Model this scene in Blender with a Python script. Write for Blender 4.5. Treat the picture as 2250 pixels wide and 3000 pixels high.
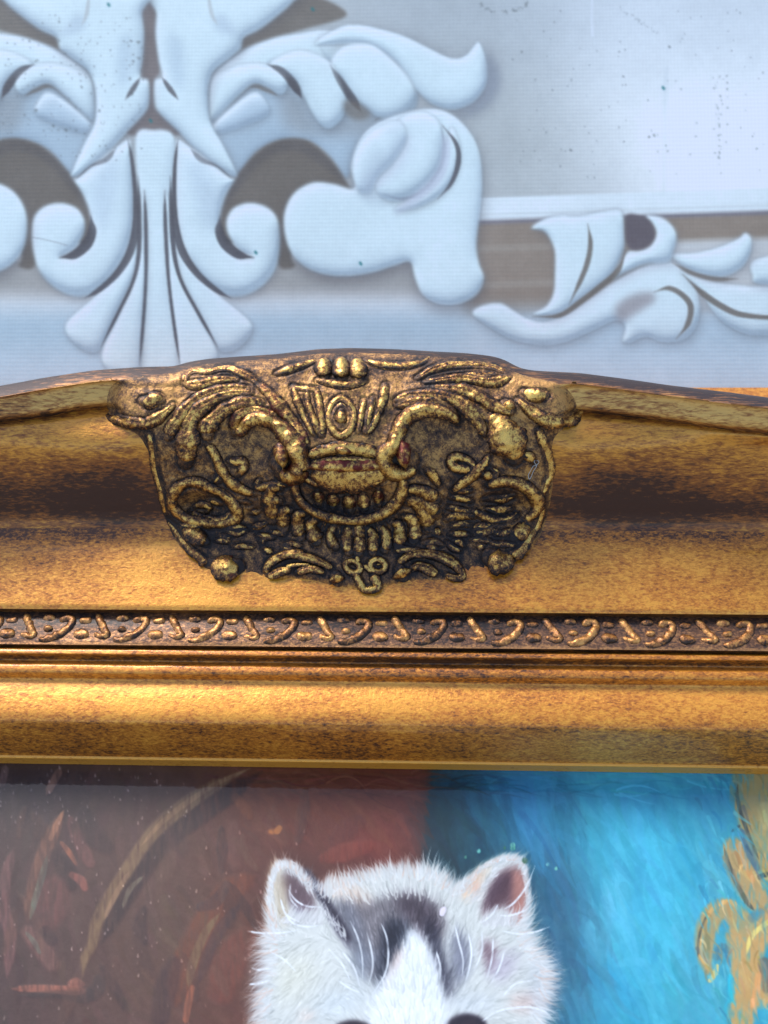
import bpy, math, random
import numpy as np
from mathutils import Matrix, Vector, noise as mnoise
random.seed(7); RNG = np.random.RandomState(11)
for o in list(bpy.data.objects): bpy.data.objects.remove(o)
sc = bpy.context.scene
COL = sc.collection

# ------------------------------------------------------------------ camera
# local picture frame of reference: x along the top rail, y up the picture, z out of the painting (mm);
# everything leans back by LEAN when it is put into the world (m)
LEAN = math.radians(20)
def W(P):
    P = np.asarray(P, float) * .001
    c, s = math.cos(LEAN), math.sin(LEAN)
    return np.stack([P[..., 0], c*P[..., 1] - s*P[..., 2], s*P[..., 1] + c*P[..., 2] + .22], -1)
def Wdir(d):
    c, s = math.cos(LEAN), math.sin(LEAN)
    return Vector((d[0], c*d[1]-s*d[2], s*d[1]+c*d[2]))
TH, YAW, ROLL, DIST, FPX = math.radians(42), math.radians(2.5), math.radians(2.45), 400., 3000.
CU, CV = 1125., 1500.
dcam = np.array([math.sin(YAW), -math.sin(TH)*math.cos(YAW), math.cos(TH)*math.cos(YAW)])
CAM = np.array([0, 0, 55.]) + DIST*dcam
FW = -dcam
RT = np.cross(FW, [0, 1, 0]); RT /= np.linalg.norm(RT)
UP = np.cross(RT, FW)
RT, UP = math.cos(ROLL)*RT + math.sin(ROLL)*UP, math.cos(ROLL)*UP - math.sin(ROLL)*RT
def project(P):
    d = P - CAM
    z = d @ FW
    return CU + FPX*(d @ RT)/z, CV - FPX*(d @ UP)/z, z
def ray(u, v):
    u, v = np.asarray(u, float), np.asarray(v, float)
    return (u[..., None]-CU)/FPX*RT - (v[..., None]-CV)/FPX*UP + FW
def onplane(u, v, p0, n):
    r = ray(u, v)
    t = ((np.asarray(p0)-CAM) @ n) / (r @ n)
    return CAM + t[..., None]*r
def onz(u, v, z):
    return onplane(u, v, np.array([0, 0, z]), np.array([0, 0, 1.]))

cam = bpy.data.cameras.new("camera"); camo = bpy.data.objects.new("camera", cam); COL.objects.link(camo)
R, U_, B = Wdir(RT), Wdir(UP), Wdir(-FW)
M = Matrix(((R[0], U_[0], B[0], 0), (R[1], U_[1], B[1], 0), (R[2], U_[2], B[2], 0), (0, 0, 0, 1)))
M.translation = Vector(W(CAM))
camo.matrix_world = M
cam.sensor_fit = 'VERTICAL'; cam.sensor_height = 36; cam.lens = FPX*36/3000
cam.clip_start = .01; cam.clip_end = 2000
cam.dof.use_dof = True; cam.dof.focus_distance = .385; cam.dof.aperture_fstop = 11
sc.camera = camo

# ------------------------------------------------------------------ sky, sun, exposure
SUN = Wdir((-.42, .62, .66)).normalized()
el = math.asin(SUN.z); az = math.atan2(SUN.x, SUN.y)
wd = bpy.data.worlds.new("World"); sc.world = wd; wd.use_nodes = True
nt = wd.node_tree; nt.nodes.clear()
sk = nt.nodes.new("ShaderNodeTexSky"); sk.sky_type = 'NISHITA'; sk.sun_disc = False
sk.sun_elevation = el; sk.sun_rotation = az; sk.dust_density = 1.2; sk.air_density = 1.0; sk.ozone_density = 1.0
bg = nt.nodes.new("ShaderNodeBackground"); bg.inputs[1].default_value = .15
wo = nt.nodes.new("ShaderNodeOutputWorld")
nt.links.new(sk.outputs[0], bg.inputs[0]); nt.links.new(bg.outputs[0], wo.inputs[0])
sl = bpy.data.lights.new("sun", 'SUN'); sl.energy = 2.0; sl.angle = math.radians(26); sl.color = (1, .95, .88)
so = bpy.data.objects.new("sun", sl); COL.objects.link(so); so.rotation_euler = SUN.to_track_quat('Z', 'Y').to_euler()
sc.view_settings.view_transform = 'Standard'; sc.view_settings.look = 'None'
sc.view_settings.exposure = 0.92; sc.view_settings.gamma = 1

# ------------------------------------------------------------------ object helpers
def lin(c):
    c = np.asarray(c, float)/255.
    return np.where(c <= .04045, c/12.92, ((c+.055)/1.055)**2.4)
def mesh_obj(name, V, F, mat, parent=None, attrs=None, smooth=True, color=None, world=False):
    """V in local mm (or world m), F int array (n,4)"""
    me = bpy.data.meshes.new(name)
    V = np.asarray(V, float).reshape(-1, 3)
    if not world: V = W(V)
    F = np.asarray(F, np.int32)
    me.vertices.add(len(V)); me.vertices.foreach_set("co", V.astype(np.float32).ravel())
    k = F.shape[1]
    me.loops.add(F.size); me.loops.foreach_set("vertex_index", F.ravel())
    me.polygons.add(len(F)); me.polygons.foreach_set("loop_start", np.arange(0, F.size, k, dtype=np.int32))
    try: me.polygons.foreach_set("loop_total", np.full(len(F), k, np.int32))
    except Exception: pass
    me.polygons.foreach_set("use_smooth", np.full(len(F), smooth, bool))
    if attrs:
        for an, a in attrs.items():
            at = me.attributes.new(an, 'FLOAT', 'POINT'); at.data.foreach_set("value", np.asarray(a, np.float32).ravel())
    if color is not None:
        at = me.attributes.new("paint", 'FLOAT_COLOR', 'POINT')
        c4 = np.ones((len(V), 4), np.float32); c4[:, :3] = np.asarray(color, np.float32).reshape(-1, 3)
        at.data.foreach_set("color", c4.ravel())
    me.update(); me.validate()
    me.materials.append(mat)
    o = bpy.data.objects.new(name, me); COL.objects.link(o)
    if parent: o.parent = parent
    return o
def grid_faces(r, c, closed=False):
    i, j = np.meshgrid(np.arange(r-1), np.arange(c if closed else c-1), indexing='ij')
    j2 = (j+1) % c
    return np.stack([i*c+j, (i+1)*c+j, (i+1)*c+j2, i*c+j2], -1).reshape(-1, 4)
def tag(o, label, cat, group=None):
    o['label'] = label; o['category'] = cat
    if group: o['group'] = group
def empty(name, loc=(0, 0, 0)):
    o = bpy.data.objects.new(name, None); o.empty_display_size = .02; COL.objects.link(o); o.location = loc
    return o

# ------------------------------------------------------------------ materials
class N:
    def __init__(s, name):
        s.m = bpy.data.materials.new(name); s.m.use_nodes = True
        s.t = s.m.node_tree; s.t.nodes.clear()
        s.out = s.n("ShaderNodeOutputMaterial"); s.p = s.n("ShaderNodeBsdfPrincipled")
        s.l(s.p.outputs[0], s.out.inputs[0])
    def n(s, t): return s.t.nodes.new(t)
    def l(s, a, b): s.t.links.new(a, b)
    def put(s, sock, v):
        if hasattr(v, 'is_output') or isinstance(v, bpy.types.NodeSocket): s.l(v, sock)
        else: sock.default_value = v
    def math(s, op, a, b=0., c=None, clamp=False):
        q = s.n("ShaderNodeMath"); q.operation = op; q.use_clamp = clamp
        s.put(q.inputs[0], a); s.put(q.inputs[1], b)
        if c is not None: s.put(q.inputs[2], c)
        return q.outputs[0]
    def mapped(s, scale):
        g = s.n("ShaderNodeNewGeometry"); mp = s.n("ShaderNodeMapping")
        mp.inputs['Scale'].default_value = scale
        s.l(g.outputs['Position'], mp.inputs[0]); return mp.outputs[0]
    def noise(s, vec, scale, detail=4, rough=.55, dist=0.):
        q = s.n("ShaderNodeTexNoise"); s.l(vec, q.inputs['Vector'])
        q.inputs['Scale'].default_value = scale; q.inputs['Detail'].default_value = detail
        q.inputs['Roughness'].default_value = rough; q.inputs['Distortion'].default_value = dist
        return q.outputs[0]
    def ramp(s, f, stops, interp='LINEAR'):
        q = s.n("ShaderNodeValToRGB"); s.put(q.inputs[0], f); cr = q.color_ramp; cr.interpolation = interp
        while len(cr.elements) < len(stops): cr.elements.new(.5)
        for e, (p, c) in zip(cr.elements, stops):
            e.position = p; e.color = (*c, 1) if len(c) == 3 else c
        return q.outputs[0]
    def mix(s, f, a, b, blend='MIX'):
        q = s.n("ShaderNodeMix"); q.data_type = 'RGBA'; q.blend_type = blend
        s.put(q.inputs[0], f)
        for sock, v in ((q.inputs[6], a), (q.inputs[7], b)):
            if isinstance(v, bpy.types.NodeSocket): s.l(v, sock)
            else: sock.default_value = (*v, 1)
        return q.outputs[2]
    def attr(s, name, out='Fac'):
        q = s.n("ShaderNodeAttribute"); q.attribute_name = name; return q.outputs[out]
    def bump(s, h, strength, dist):
        q = s.n("ShaderNodeBump"); q.inputs['Strength'].default_value = strength; q.inputs['Distance'].default_value = dist
        s.l(h, q.inputs['Height']); s.l(q.outputs[0], s.p.inputs['Normal'])
def C3(*c): return tuple(float(x) for x in lin(c))

def gold_mat(name, light, mid, dark, stretch=(.35, 1, 1), fine=1500, coarse=150, mids=760, bias=0., contrast=1.0, metallic=.5, rough=(.34, .6),
             coat=.25, coat_r=.3, bump=.35, bole=None):
    s = N(name)
    v = s.mapped(stretch)
    a = s.noise(v, fine, 5, .65, .3); b = s.noise(v, coarse, 4, .6, .8); c = s.noise(s.mapped((1, 1, 1)), 28, 3, .5)
    e = s.noise(v, mids, 4, .6, .6)
    f = s.math('ADD', s.math('MULTIPLY', s.math('SUBTRACT', a, .5), 1.3*contrast), s.math('MULTIPLY', s.math('SUBTRACT', b, .5), .55*contrast))
    f = s.math('ADD', f, s.math('MULTIPLY', s.math('SUBTRACT', e, .5), 1.3*contrast))
    f = s.math('ADD', f, s.math('MULTIPLY', s.math('SUBTRACT', c, .5), .7*contrast))
    f = s.math('ADD', s.math('ADD', f, .40+bias), s.math('MULTIPLY', s.attr("patina_shade"), .9), clamp=True)  # vertex value: toning and wear, on the mouldings also painted shade
    col = s.ramp(f, [(.12, light), (.50, mid), (.86, dark)])
    if bole is not None:
        n2 = s.noise(v, 330, 5, .6, .6)
        g = s.math('MULTIPLY', s.attr("bole"), 1.0)
        m = s.math('MULTIPLY', s.math('SUBTRACT', s.math('ADD', n2, g), .80), 5., clamp=True)
        col = s.mix(m, col, bole)
    if name == "toned_ground": col = s.mix(s.attr("edge"), col, s.ramp(f, [(.12, C3(226, 156, 54)), (.5, C3(176, 110, 32)), (.86, C3(88, 50, 20))]))
    s.l(col, s.p.inputs['Base Color'])
    s.p.inputs['Metallic'].default_value = metallic
    rr = s.n("ShaderNodeMapRange"); s.l(f, rr.inputs[0]); rr.inputs[3].default_value = rough[0]; rr.inputs[4].default_value = rough[1]
    s.l(rr.outputs[0], s.p.inputs['Roughness'])
    s.p.inputs['Coat Weight'].default_value = coat; s.p.inputs['Coat Roughness'].default_value = coat_r
    h = s.math('ADD', s.math('MULTIPLY', a, .6), s.math('MULTIPLY', s.noise(s.mapped((1, 1, 1)), 620, 4, .65), 1.0))
    s.bump(h, bump, .0006)
    return s.m
M_panel = gold_mat("gilt_panel", C3(240, 164, 55), C3(196, 117, 29), C3(84, 45, 15), bias=-.02, stretch=(.5, 1, 1), metallic=.35, contrast=.95, coat=.55, coat_r=.16, bump=.32)
M_cove = gold_mat("toned_shade_cove", C3(220, 150, 52), C3(150, 88, 32), C3(68, 37, 22), stretch=(.28, 1, 1), coat=.45, coat_r=.2, contrast=.85)
M_cap = gold_mat("gilt_cap", C3(216, 166, 88), C3(160, 104, 50), C3(54, 35, 28), stretch=(.15, 1, 1), bias=-.10, contrast=1.1)
M_band = gold_mat("toned_band", C3(190, 134, 80), C3(112, 76, 52), C3(44, 34, 32), bias=.12, stretch=(.6, 1, 1))
M_bead = gold_mat("gilt_bead", C3(220, 156, 82), C3(160, 102, 52), C3(56, 38, 28), stretch=(1, 1, 1), bias=-.06)
M_dark = gold_mat("toned_groove", C3(170, 112, 48), C3(116, 70, 28), C3(46, 29, 18), bias=.02)
M_ridge = gold_mat("rubbed_gilt", C3(232, 184, 94), C3(134, 88, 46), C3(44, 32, 30), stretch=(1, 1, 1), fine=1500, coarse=230, mids=620, contrast=1.2, metallic=.65,
                   rough=(.26, .6), coat=.12, bump=.4, bole=C3(98, 32, 26))
M_ground = gold_mat("toned_ground", C3(186, 136, 72), C3(104, 71, 44), C3(40, 31, 30), stretch=(1, 1, 1), fine=1700, coarse=200, mids=560, contrast=1.0, metallic=.45,
                    rough=(.4, .7), coat=.1, bump=.5)

# ------------------------------------------------------------------ profile of the top rail
# control lines: (v at u=1125, z) for straight ones; the outer cap follows traced curves
SIL = np.array([(-500, 1190), (-250, 1160), (0, 1130), (136, 1105), (271, 1085), (407, 1075), (515, 1073), (545, 1061), (610, 1051), (700, 1044), (814, 1037), (936, 1022),
                (1031, 1019), (1153, 1023), (1356, 1034), (1440, 1043), (1482, 1055), (1518, 1078), (1560, 1086), (1695, 1092), (1790, 1104), (1966, 1129), (2116, 1147), (2250, 1164), (2500, 1198), (2800, 1240)], float)
BOT = np.array([(-500, 1280), (-250, 1250), (0, 1222), (118, 1209), (235, 1187), (300, 1180), (420, 1170), (700, 1150), (1040, 1135), (1400, 1160), (1600, 1186), (1726, 1195), (1826, 1206), (1967, 1222), (2091, 1240), (2250, 1257), (2500, 1292), (2800, 1335)], float)
XG = np.linspace(-260, 260, 521)
def smooth1(a, k):
    ker = np.hanning(2*k+3)[1:-1]; ker /= ker.sum()
    return np.convolve(np.pad(a, k, mode='edge'), ker, 'valid')
def curve_y(tr, z, dv=0.):
    uu = np.linspace(tr[0, 0], tr[-1, 0], 900); vv = np.interp(uu, tr[:, 0], tr[:, 1])
    P = onz(uu, vv+dv, z)
    return smooth1(np.interp(XG, P[:, 0], P[:, 1]), 4)
LZ, LY = [], []
def lc(y, z): LY.append(np.broadcast_to(y, XG.shape).astype(float)); LZ.append(z)
def ls(v, z): lc(onz(1125, v, z)[1], z)
ys = curve_y(SIL, 95.); yb = curve_y(BOT, 90.)
lc(ys+7, 58); lc(ys+4.5, 86); lc(ys, 95); lc(curve_y(SIL, 98., 34), 98.); lc(.35*ys+.65*yb, 96.); lc(yb, 90.); lc(yb+1.2, 86.5)          # 0..6 cap
y1300 = onz(1125, 1305, 81.5)[1]
lc(.72*yb+.28*y1300, 86.); ls(1305, 81.5); ls(1400, 69.5); ls(1472, 59.6); ls(1514, 53.8); ls(1552, 49.8)                                  # 7..12 cove
ls(1592, 47.6); ls(1634, 46.4); ls(1700, 44.3); ls(1782, 41.8); ls(1792, 41.0)                                                       # 13..17 panel
ls(1801, 37.6)                                                                                                                        # 18 step
ls(1840, 37.8); ls(1880, 37.4); ls(1897, 36.9)                                                                                        # ..21 band
ls(1906, 34.3)                                                                                                                        # 22 groove
ls(1912, 35.6); ls(1924, 35.4); ls(1934, 32.2)                                                                                        # ..25 small bead
ls(1946, 30.8); ls(1958, 32.4); ls(1978, 31.8); ls(1997, 28.6)                                                                        # ..29 fillet
ls(2004, 28.0); ls(2060, 27.4); ls(2112, 25.8); ls(2140, 22.8); ls(2196, 12.5); ls(2228, 5.4)                                         # ..35 slope
ls(2236, 4.8); ls(2245, 2.0); lc(onz(1125, 2246, 1.5)[1], -3.)                                                                        # ..38 lip
LY = np.array(LY); LZ = np.repeat(np.array(LZ, float)[:, None], len(XG), 1); KL = len(LZ)
# across the carved crest the cap runs down into the cove without a lip
xe = onz(np.array([330., 420., 1600., 1690.]), np.full(4, 1170.), 88.)[:, 0]
wc = np.clip((XG-xe[0])/(xe[1]-xe[0]), 0, 1)*np.clip((xe[3]-XG)/(xe[3]-xe[2]), 0, 1); wc = wc*wc*(3-2*wc)
for k_ in (4, 5, 6, 7):
    f_ = (k_-3)/5.
    LY[k_] += wc*((LY[3]+(LY[8]-LY[3])*f_)-LY[k_]); LZ[k_] += wc*((LZ[3]+(LZ[8]-LZ[3])*f_**1.25)-LZ[k_])
GROUPS = [(0, 6), (6, 12), (12, 17), (17, 18), (18, 21), (21, 22), (22, 25), (25, 29), (29, 35), (35, 38)]
gs, ge = np.zeros(KL, int), np.zeros(KL, int)
for a, b in GROUPS: gs[a:b] = a; ge[a:b] = b
gs[-1], ge[-1] = GROUPS[-1]
gs[6:17] = 6; ge[6:17] = 17      # cove and panel run into each other
def S(x, tau):
    x, tau = np.asarray(x, float), np.asarray(tau, float)
    tau = np.clip(tau, 0, KL-1.0001)
    i = tau.astype(int); t = tau - i
    xi = np.clip((x-XG[0])/(XG[1]-XG[0]), 0, len(XG)-1.001); xa = xi.astype(int); xf = xi-xa
    def Y(k): return LY[k, xa]*(1-xf) + LY[k, xa+1]*xf
    def Zk(k): return LZ[k, xa]*(1-xf) + LZ[k, xa+1]*xf
    i0 = np.maximum(i-1, gs[i]); i3 = np.minimum(i+2, ge[i])
    out = []
    for A, Bq, Cq, Dq in ((Y(i0), Y(i), Y(i+1), Y(i3)), (Zk(i0), Zk(i), Zk(i+1), Zk(i3))):
        m0 = np.where(i0 == i, Cq-Bq, .5*(Cq-A)); m1 = np.where(i3 == i+1, Cq-Bq, .5*(Dq-Bq))
        # limit overshoot
        d = Cq-Bq
        m0 = np.where(m0*d < 0, 0, np.sign(m0)*np.minimum(abs(m0), 2.2*abs(d))); m1 = np.where(m1*d < 0, 0, np.sign(m1)*np.minimum(abs(m1), 2.2*abs(d)))
        t2, t3 = t*t, t*t*t
        out.append((2*t3-3*t2+1)*Bq + (t3-2*t2+t)*m0 + (-2*t3+3*t2)*Cq + (t3-t2)*m1)
    return np.stack([x, out[0], out[1]], -1)
def SN(x, tau):
    e = .02
    px = S(x+.5, tau)-S(x-.5, tau); pt = S(x, np.clip(tau+e, 0, KL-1.001))-S(x, np.clip(tau-e, 0, KL-1.001))
    n = np.cross(pt, px)
    return n/np.maximum(np.linalg.norm(n, axis=-1, keepdims=True), 1e-9)
def SH(x, tau, h):
    return S(x, tau) + SN(x, tau)*np.asarray(h, float)[..., None]
# lookup: tau as a function of v at u=1125, for a first guess
_tt = np.linspace(2.05, KL-1.01, 900); _uv = project(S(np.zeros(900), _tt))
def invert(u, v, h=0.):
    """(x, tau) on the rail, raised by h mm, that the pixel (u, v) of the photograph shows"""
    u, v = np.broadcast_arrays(np.asarray(u, float), np.asarray(v, float)); h = np.broadcast_to(np.asarray(h, float), u.shape)
    tau = np.interp(v, np.maximum.accumulate(_uv[1]), _tt); x = onz(u, v, 60.)[..., 0]
    for _ in range(14):
        P = SH(x, tau, h); a, b, _z = project(P)
        P2 = SH(x, tau+.02, h); a2, b2, _z = project(P2)
        du, dv = u-a, v-b
        st = (b2-b)/.02; st = np.where(abs(st) < 6, 6, st)
        tau = np.clip(tau+np.clip(.8*dv/st, -.6, .6), 2.02, KL-1.02)
        x = x + .95*du/(FPX/_z)
    return x, tau

# ------------------------------------------------------------------ small raster kit (numpy), used for print, paint and relief heights
def cr(pts, n=10, closed=False):
    p = np.asarray(pts, float); k = len(p)
    if k < 3 and not closed:
        t = np.linspace(0, 1, n*(k-1)+1)[:, None]
        return p[0]*(1-t)+p[-1]*t
    q = np.vstack([p[-1:], p, p[:2]]) if closed else np.vstack([2*p[0]-p[1], p, 2*p[-1]-p[-2]])
    out = []
    m = k if closed else k-1
    for i in range(m):
        a, b, c, d = q[i:i+4]
        t = np.linspace(0, 1, n, endpoint=False)[:, None]
        out.append(.5*(2*b+(c-a)*t+(2*a-5*b+4*c-d)*t*t+(3*b-a-3*c+d)*t**3))
    r = np.vstack(out)
    return r if closed else np.vstack([r, p[-1:]])
def boxblur(a, r):
    if r < 1: return a
    for ax in (0, 1):
        pad = [(0, 0)]*a.ndim; pad[ax] = (r+1, r)
        c = np.cumsum(np.pad(a, pad, mode='edge'), axis=ax, dtype=np.float64)
        n = a.shape[ax]
        hi = [slice(None)]*a.ndim; lo = [slice(None)]*a.ndim
        hi[ax] = slice(2*r+1, 2*r+1+n); lo[ax] = slice(0, n)
        a = (c[tuple(hi)]-c[tuple(lo)])/(2*r+1)
    return a
def blur(a, s):
    r = max(int(round(s)), 0)
    if r == 0: return a
    for _ in range(3): a = boxblur(a, r)
    return a
def fbm(shape, sizes, rng=RNG, stretch=(1, 1)):
    out = np.zeros(shape)
    for sz, amp in sizes:
        hh, ww = int(shape[0]/(sz*stretch[0]))+3, int(shape[1]/(sz*stretch[1]))+3
        g = rng.rand(hh, ww)-.5
        yi = np.arange(shape[0])/(sz*stretch[0]); xi = np.arange(shape[1])/(sz*stretch[1])
        ya, xa = yi.astype(int), xi.astype(int); yf, xf = yi-ya, xi-xa
        yf = yf*yf*(3-2*yf); xf = xf*xf*(3-2*xf)
        r0 = g[ya][:, xa]*(1-xf)+g[ya][:, xa+1]*xf; r1 = g[ya+1][:, xa]*(1-xf)+g[ya+1][:, xa+1]*xf
        out += amp*(r0*(1-yf[:, None])+r1*yf[:, None])
    return out
class Raster:
    def __init__(s, u0, v0, u1, v1, sc_):
        s.u0, s.v0, s.s = u0, v0, sc_
        s.w, s.h = int((u1-u0)*sc_), int((v1-v0)*sc_)
    def xy(s, p): return (np.asarray(p, float)-[s.u0, s.v0])*s.s
    def poly(s, pts, smooth=True):
        p = s.xy(cr(pts, 8, True) if smooth else pts)
        m = np.zeros((s.h, s.w)); SUB = 2
        x0, y0 = p[:, 0], p[:, 1]; x1, y1 = np.roll(x0, -1), np.roll(y0, -1)
        ra, rb = max(int(y0.min()), 0), min(int(y0.max())+2, s.h)
        for r in range(ra, rb):
            for k in range(SUB):
                y = r+(k+.5)/SUB
                c = (y0 <= y) != (y1 <= y)
                xs = np.sort(x0[c]+(y-y0[c])*(x1[c]-x0[c])/(y1[c]-y0[c]))
                for a, b in zip(xs[::2], xs[1::2]):
                    a, b = max(a, 0), min(b, s.w)
                    if b > a:
                        ia, ib = int(a), int(b)
                        if ia == ib: m[r, ia] += (b-a)/SUB
                        else:
                            m[r, ia] += (ia+1-a)/SUB; m[r, ia+1:ib] += 1/SUB
                            if ib < s.w: m[r, ib] += (b-ib)/SUB
        return np.clip(m, 0, 1)
    def line(s, pts, w, soft=None, n=6, smooth=True, taper=None, m=None):
        """mask of a stroke; w half width (px of the photo), may be a list along the path"""
        p = s.xy(cr(pts, n) if smooth else pts)
        ws = np.interp(np.linspace(0, 1, len(p)), np.linspace(0, 1, len(np.atleast_1d(w))), np.atleast_1d(w))*s.s
        if taper: ws = ws*np.minimum(1, np.minimum(np.linspace(0, 1, len(p)), np.linspace(1, 0, len(p)))/taper+.05)
        soft = (soft if soft is not None else 3)*s.s
        m = np.zeros((s.h, s.w)) if m is None else m
        for i in range(len(p)-1):
            a, b = p[i], p[i+1]; wm = max(ws[i], ws[i+1])+soft+1
            xa, xb = int(max(min(a[0], b[0])-wm, 0)), int(min(max(a[0], b[0])+wm+1, s.w))
            ya, yb_ = int(max(min(a[1], b[1])-wm, 0)), int(min(max(a[1], b[1])+wm+1, s.h))
            if xb <= xa or yb_ <= ya: continue
            X, Y = np.meshgrid(np.arange(xa, xb)+.5, np.arange(ya, yb_)+.5)
            d = b-a; L = d@d+1e-9
            t = np.clip(((X-a[0])*d[0]+(Y-a[1])*d[1])/L, 0, 1)
            dist = np.hypot(X-a[0]-t*d[0], Y-a[1]-t*d[1])
            val = np.clip((ws[i]*(1-t)+ws[i+1]*t-dist)/max(soft, .3)+.5, 0, 1)
            sub = m[ya:yb_, xa:xb]; np.maximum(sub, val, out=sub)
        return m
    def sample(s, img, u, v):
        x = np.clip((np.asarray(u)-s.u0)*s.s-.5, 0, s.w-1.001); y = np.clip((np.asarray(v)-s.v0)*s.s-.5, 0, s.h-1.001)
        xa, ya = x.astype(int), y.astype(int); xf, yf = x-xa, y-ya
        if img.ndim == 3: xf, yf = xf[..., None], yf[..., None]
        return (img[ya, xa]*(1-xf)+img[ya, xa+1]*xf)*(1-yf)+(img[ya+1, xa]*(1-xf)+img[ya+1, xa+1]*xf)*yf
def lay(img, m, c): img += m[..., None]*(np.asarray(c, float)-img)
def lattice(a, b, a_in, b_in, fine, coarse):
    return np.concatenate([np.arange(a, a_in, coarse), np.arange(a_in, b_in, fine), np.arange(b_in, b+coarse, coarse)])

# ------------------------------------------------------------------ picture frame
frame = empty("picture_frame", tuple(W(np.array([0, onz(1125, 2240, 0)[1], 0]))))
tag(frame, "ornate antique gold swept picture frame with a carved crest on its top rail", "picture frame")
def adopt(o, par=frame):
    o.parent = par
    bpy.context.view_layer.update()
    o.matrix_parent_inverse = par.matrix_world.inverted()
    return o
bpy.context.view_layer.update()
XS = np.linspace(-235, 235, 330)
def moulding(name, g, mat, per=5, patina_shade=None, wob=.12):
    a, b = g
    ts = np.linspace(a, b-1e-4, (b-a)*per+1)
    X, T = np.meshgrid(XS, ts)
    nz = fbm(X.shape, [(14, 1), (5, .6), (2.2, .5)], stretch=(1, 2))
    edge = np.minimum(1, np.minimum(T-a, b-T)*2)
    P = SH(X, T, wob*nz*np.clip(edge, 0, 1))
    pt = np.zeros(X.shape) if patina_shade is None else patina_shade(X, T)
    return adopt(mesh_obj(name, P, grid_faces(len(ts), len(XS)), mat, attrs={"patina_shade": pt}))
def ss(a, b, x):
    t = np.clip((x-a)/(b-a), 0, 1); return t*t*(3-2*t)
def cap_pat_shade(X, T):   # shade painted on the back and under the front roll, which is rubbed gold
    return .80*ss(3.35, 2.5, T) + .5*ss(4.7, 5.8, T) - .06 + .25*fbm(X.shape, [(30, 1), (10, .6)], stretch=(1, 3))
def cove_pat_shade(X, T):  # brushed-on gold fading into brown toning, plus painted-in dark reflection and shade
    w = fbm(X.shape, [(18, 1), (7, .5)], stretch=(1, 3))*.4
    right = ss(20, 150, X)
    p = .30*ss(7.0, 6.2, T) + ss(7.7, 10.0, T+w-.25*right)*.76 - .24  # first term paints the cap's shadow line along the top
    p += .35*np.exp(-((X-96)/28)**2)*ss(7.2, 8.6, T) + .3*np.exp(-((X+108)/20)**2)*ss(8.0, 9.2, T)  # crest's shade painted into the cove on both sides
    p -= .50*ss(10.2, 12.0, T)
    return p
def panel_pat(X, T):
    w = fbm(X.shape, [(26, 1), (9, .7)], stretch=(1, 2.5))
    return .30*w + .46*ss(13.7, 12.0, T) + .10*np.exp(-((X-25)/60)**2) - .10  # cove's painted dark gradient carried onto the panel's upper edge
def slope_pat_shade(X, T):
    w = fbm(X.shape, [(22, 1), (8, .7)], stretch=(1, 2.5))
    return .25*w + .24*ss(31.2, 32.6, T) - .08 - .1*ss(34.6, 35, T) + .22*ss(29.6, 29.0, T)  # steep face and upper crease darkened with painted shade
moulding("cap_moulding", GROUPS[0], M_cap, 6, cap_pat_shade, .12)
moulding("cove", GROUPS[1], M_cove, 9, cove_pat_shade, .10)
moulding("panel", GROUPS[2], M_panel, 8, panel_pat, .14)
moulding("step", GROUPS[3], M_dark, 3, lambda X, T: X*0+.1)
band = moulding("ornament_band", GROUPS[4], M_band, 8, lambda X, T: .22*ss(19.6, 18.6, T)-.30*ss(20.1, 20.7, T)+.2*fbm(X.shape, [(20, 1), (6, 1)], stretch=(1, 2)), .2)
moulding("groove", GROUPS[5], M_dark, 3, lambda X, T: X*0+.35)
moulding("bead_moulding", GROUPS[6], M_panel, 6, lambda X, T: .12+.3*ss(24, 25, T)+.16*np.exp(-((X+10)/70)**2), .16)
moulding("fillet", GROUPS[7], M_panel, 6, lambda X, T: .42*ss(26.1, 25.2, T)+.08+.16*np.exp(-((X+5)/70)**2), .14)
moulding("sight_slope", GROUPS[8], M_panel, 8, slope_pat_shade, .12)
moulding("sight_edge", GROUPS[9], M_panel, 4, lambda X, T: X*0-.4, .05)

# straight rear board of the rail, seen past the sunken end of the cap on the right
zb = 40.
P0 = onplane(np.array([1990., 2250.]), np.array([1130., 1131.]), np.array([0, 0, zb]), np.array([0, 0, 1.]))
ybk = float(P0[:, 1].mean())
rb_y = [ybk-60, ybk-1.2, ybk, ybk, ybk-60]; rb_z = [zb-.4, zb, zb-1.2, -14., -14.]
V = np.array([[x, y, z] for x in np.linspace(-235, 235, 40) for y, z in zip(rb_y, rb_z)])
adopt(mesh_obj("rear_board", V, grid_faces(40, 5, True), M_panel, smooth=False, attrs={"patina_shade": np.full(len(V), .12)}))

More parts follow.
